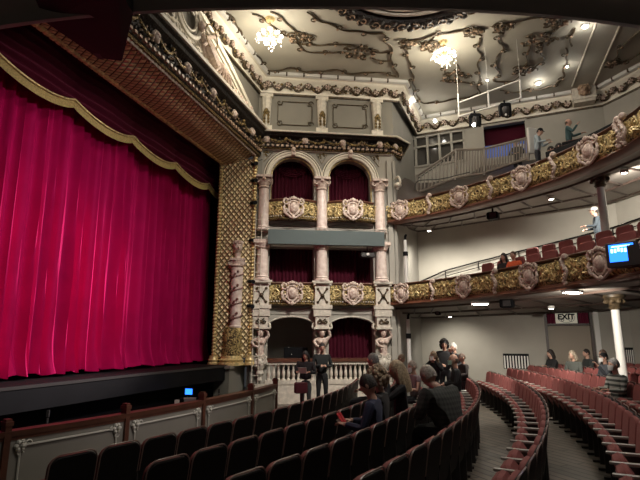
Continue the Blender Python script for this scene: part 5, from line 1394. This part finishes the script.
    return t, T, A, hd
def held(name, label, cat, T, A, size, m, up=.05, tilt=.6):
    c = T @ ((A[0][2]+A[1][2])/2 + V((0, .09, up))); ax_ = T.to_3x3(); X = (ax_ @ V((1, 0, 0))).normalized(); Y = (ax_ @ V((0, sin(tilt), cos(tilt)))).normalized(); Z = X.cross(Y)
    b = MB(); b.box(c, size, ax=(X, Y, Z)); b.box(c+Y*.0+Z*.004, (size[0]*.02, size[1]*.98, size[2]*1.6), ax=(X, Y, Z)); return tag(b.build(name, m), label, cat)
FL = ('white_mask', (.7, .7, .68))
def sit_on(r, px, fwd=.0):
    q, a = seat_world(r, px); rz = a+pi/2; so = SOBJ[(round(q.x, 3), round(q.y, 3))]
    for c in bpy.data.objects:                                        # an occupied seat has its cushion down
        if c.parent == so and c.name.startswith('seat_cushion'):
            P_ = V((.08, 0, .40)); Rm = MX.Rotation(-1.02, 3, 'Y'); c.rotation_euler = (0, -1.02, 0); c.location = P_-Rm @ P_-V((.06, 0, .02))
    return q+V((-cos(a)*(.0+fwd), -sin(a)*(.0+fwd), 0)), rz       # facing the stage
def stand_at(px, y, z=None, py=None):
    d = ray(px, py or 340); x = d.x/d.y*y; return V((x, y, floor_z(x, y) if z is None else z))
def toward(p, qx, qy): return atan2(-(qx-p.x), (qy-p.y))
# standing pair before the boxes
p = stand_at(322, 14.7); o, T, A, hd = person('person standing in black, hands clasped, before the middle caryatid', p, toward(p, 0, 0)+.15, 'stand', 1.09, ('charcoal_black_shirt', (.016, .018, .018)), ('black_jeans', (.014, .014, .016)), 'bun', arms=('clasp', 'clasp'), nod=.3)
p = stand_at(306, 14.2); o, T, A, hd = person('person with long dark hair and dark coat standing with a white sheet and red bag', p, toward(p, 0, 0)-.25, 'stand', .96, ('black_coat', (.012, .010, .012)), ('grey_trousers', (.06, .06, .065)), 'long', ('black_hair', (.012, .008, .008)), arms=('read', 'read'), bulk=1.22, nod=.4)
held('programme_sheet', 'white sheet held by the person in the dark coat before the boxes', 'paper', T, A, (.24, .2, .004), 'paper')
b = MB(); c = p+V((-.13, -.24, .72)); b.rbox(c, (.36, .14, .30), .05, rz=.3, n=3)
bag = thing('handbag', 'dark red shoulder bag hanging from the person in the dark coat', 'bag', c-UP*.15); b.build('bag_body', mat('wine_bag', (.10, .015, .025), .5), bag)
b = MB(); b.tube(catmull([c+V((-.12, 0, .13)), c+V((-.08, .1, .4)), c+V((.1, .12, .4)), c+V((.12, 0, .13))], 5), .01, 5); b.build('strap', 'black', bag)
# stalls audience on the left
p, a = sit_on(2, 371, .02); o, T, A, hd = person('person with short dark hair in a navy jacket seated with a red programme', p, a+.15, 'sit', 1.12, ('navy_jacket', (.022, .026, .058)), ('blue_jeans', (.02, .03, .07)), 'short', ('brown_black_hair', (.03, .02, .015)), arms=('read', 'read'), nod=.9, bulk=1.08)
held('programme', 'red and white open programme in the hands of the person in navy', 'programme', T, A, (.2, .15, .006), 'red', .05); held('programme_page', 'white loose page under the red programme', 'paper', T, A, (.18, .12, .004), 'paper', .0, 1.0)
p, a = sit_on(2, 384, .08); person('person with curly fair hair and a patterned dark top seated beside the navy jacket', p, a+.1, 'sit', 1.16, ('dark_patterned_top', (.03, .028, .028)), hair='curly', hcol=('fair_hair', (.42, .31, .2)), nod=.5)
p, a = sit_on(2, 404, .04); person('person with long straight blond hair in black seated with hands at the face', p, a+.3, 'sit', 1.2, ('black_top', (.010, .010, .012)), hair='long', hcol=('blond_hair', (.50, .38, .24)), arms=('face', 'face'), nod=.4)
p, a = sit_on(1, 380, .1); person('person with grey hair seated beyond the fair-haired pair', p, a-.2, 'sit', 1.25, ('dark_top', (.02, .02, .022)), hair='short', hcol=('grey_hair', (.22, .21, .2)), nod=.2)
p = stand_at(399, 13.4, None); o, T, A, hd = person('person in black with short sandy hair standing head bowed near the box column', p, toward(p, 3.5, 12.6), 'stand', .90, ('black_jumper', (.012, .012, .013)), hair='short', hcol=('sandy_hair', (.2, .13, .08)), arms=('read', 'read'), nod=.9)
p = stand_at(413, 12.6, .0); o, T, A, hd = person('person with cropped grey hair in a sleeveless floral top reading a leaflet', p, toward(p, 1, 12.2), 'sit', 1.12, ('floral_top', (.22, .16, .17)), hair='short', hcol=('silver_hair', (.35, .30, .25)), arms=('read', 'read'), sleeveless=True, mask=FL, nod=.3)
held('leaflet', 'white leaflet held by the person in the floral top', 'paper', T, A, (.2, .16, .004), 'paper')
p, a = sit_on(3, 444, -.1); o, T, A, hd = person('large person with grey hair in a dark plaid jacket leaning forward in the seats', p+UP*.16, .75, 'sit', 1.12, ('plaid', (.02, .02, .02)), hair='short', hcol=('white_grey_hair', (.45, .40, .34)), lean=.38, nod=1.0, bulk=1.45)
[c for c in bpy.data.objects if c.parent == o and c.name.startswith('jacket')][0].data.materials[0] = stripe_mat('grey_plaid_cloth', (.022, .024, .022), (.055, .056, .05), 5, 'Z', True)
p, a = sit_on(3, 461, .12); person('person with receding hair and a pale green face mask in black, seated looking left', p, a+.1, 'sit', 1.16, ('black_pullover', (.010, .010, .011)), hair='bald', hcol=('thin_brown_hair', (.10, .07, .05)), mask=('green_mask', (.35, .5, .42)))
MK = ('pale_mask', (.6, .62, .6))
for px, y, z0, l, h, hair, hc, yw, arm, col, ps in (
    (433, 12.6, .1, 'person with long blond hair in black, cup raised to the face', .92, 'long', ('honey_hair', (.30, .20, .12)), 2.7, ('face', 'face'), ('soft_black', (.012, .012, .013)), 'stand'),
    (444, 13.6, .25, 'person with big dark curly hair standing at the rear of the group', 1.0, 'curly', ('black_curls', (.015, .010, .009)), 2.9, ('raise', 'lap'), ('black_low_top', (.012, .011, .012)), 'stand'),
    (454, 13.9, .2, 'person with white hair standing in black beside the dark curly head', .98, 'short', ('pure_white_hair', (.62, .60, .55)), 2.2, ('read', 'read'), ('dark_grey_top', (.03, .03, .032)), 'stand'),
    (462, 13.3, .1, 'person with short brown hair in brown-black, rightmost of the standing group', .88, 'short', ('mid_brown_hair', (.10, .055, .035)), 1.8, ('lap', 'lap'), ('dark_brown_top', (.03, .022, .02)), 'stand')):
    p = stand_at(px, y, z0); o, T, A, hd = person(l, p, yw, ps, h, col, hair=hair, hcol=hc, arms=arm, nod=.3)
    if 'cup' in l: held('cup', 'pale cup held to the face of the long-haired blond person', 'cup', T, A, (.07, .10, .07), 'paper', .06, 0)
# audience on the right
for r, px, l, hair, hc, top_, arm, mk, yw in (
    (7, 556, 'person with dark hair in black seated leftmost of the right-hand audience', 'bob', ('dark_hair', (.025, .016, .012)), ('black_cardigan', (.014, .013, .014)), ('point', 'lap'), None, .5),
    (8, 565, 'person with dark hair seated between the black cardigan and the grey coat', 'short', ('dark_hair', (.025, .016, .012)), ('dark_green_grey', (.035, .038, .036)), ('lap', 'lap'), None, .4),
    (7, 577, 'person with fair hair in a grey-green coat seated beside the pair in black', 'bob', ('ash_blond_hair', (.36, .29, .21)), ('grey_green_coat', (.075, .08, .07)), ('read', 'read'), None, .9),
    (7, 603, 'person in a dark cap and white face mask leaning left in a dark coat', 'cap', ('dark_hair', (.025, .016, .012)), ('slate_coat', (.035, .038, .045)), ('raise', 'lap'), FL, .5),
    (8, 608, 'person with brown hair seated behind the dark cap', 'short', ('mid_brown_hair', (.10, .055, .035)), ('black_anorak', (.015, .015, .016)), ('lap', 'lap'), None, .2),
    (6, 622, 'person with grey hair and a face mask in a grey striped jumper', 'short', ('grey_hair', (.22, .21, .2)), ('stripes', (.1, .1, .1)), ('read', 'read'), MK, .7)):
    p, a = sit_on(r, px, .02); o, T, A, hd = person(l, p, a+yw-.4, 'sit', 1.06, top_, hair=hair, hcol=hc, arms=arm, mask=mk, bulk=1.1)
    if 'striped' in l: [c for c in bpy.data.objects if c.parent == o and c.name.startswith('jacket')][0].data.materials[0] = stripe_mat('grey_striped_knit', (.05, .055, .05), (.34, .35, .31), 3.2, 'Z')
# lower balcony
for px, l, hair, hc, top_ in ((484, 'person with dark hair in black seated in the lower balcony', 'bob', ('dark_hair', (.025, .016, .012)), ('black_cardigan', (.014, .013, .014))),
                              (493, 'person in a bright orange jacket seated in the lower balcony', 'short', ('mid_brown_hair', (.10, .055, .035)), ('orange_jacket', (.62, .10, .03)))):
    q, dr, nn = pL.at(pL.near_px(px, 4.3)); q = q-nn*.72; person(l, V((q.x, q.y, 3.26)), face_rz(nn)+pi+.3, 'sit', .88, top_, hair=hair, hcol=hc)
p = at_y(598, 236, 13.6); person('person in white cap and dark jacket standing by the cream column in the lower balcony', V((p.x, p.y, 4.05)), 1.2, 'stand', .98, ('dark_blue_jacket', (.03, .04, .05)), hair='cap', mask='whitecap', arms=('read', 'lap'))
# gallery
p = at_y(568, 130, 15.2); person('bald person in a teal coat standing in the gallery with one arm out', V((p.x, p.y, 7.55)), -2.1, 'stand', .98, ('teal_coat', (.05, .10, .10)), hair='bald', hcol=('thin_brown_hair', (.10, .07, .05)), arms=('point', 'raise'))
p = at_y(537, 150, 15.4); person('person in a pale shirt and dark cap leaning at the gallery steps', V((p.x, p.y, 7.35)), -2.3, 'stand', .95, ('pale_shirt', (.36, .42, .45)), hair='cap', arms=('read', 'read'), lean=.15, nod=.8)
for px, py, l, col in ((549, 151, 'person in rusty brown crouched low behind the gallery front', ('rust_top', (.18, .07, .05))), (557, 148, 'person in black crouched right of the rusty brown one in the gallery', ('black_coat', (.012, .010, .012)))):
    p = at_y(px, py, 14.2); person(l, V((p.x, p.y, p.z-1.05)), -2.0, 'sit', .9, col, nod=.8)
p = at_y(516, 142, 17.1); person('person in dark clothes and a cap partly behind the gallery balustrade', V((p.x, p.y, p.z-1.6)), 2.6, 'stand', .95, ('dark_top', (.02, .02, .022)), hair='cap', nod=.5)
b = MB(); q = at_y(534, 141, 15.9); b.rbox(q, (.5, .08, .95), .04, rz=.3); b.box(q+V((0, -.045, .1)), (.38, .01, .5), rz=.3); tag(b.build('white_cabinet', 'white'), 'white upright panel beside the gallery balustrade', 'panel')

# prototypes that only lent their mesh are taken out again
for o in HIDE: bpy.data.objects.remove(o)
for n_ in ('window', 'ceiling_cornice'):
    pass
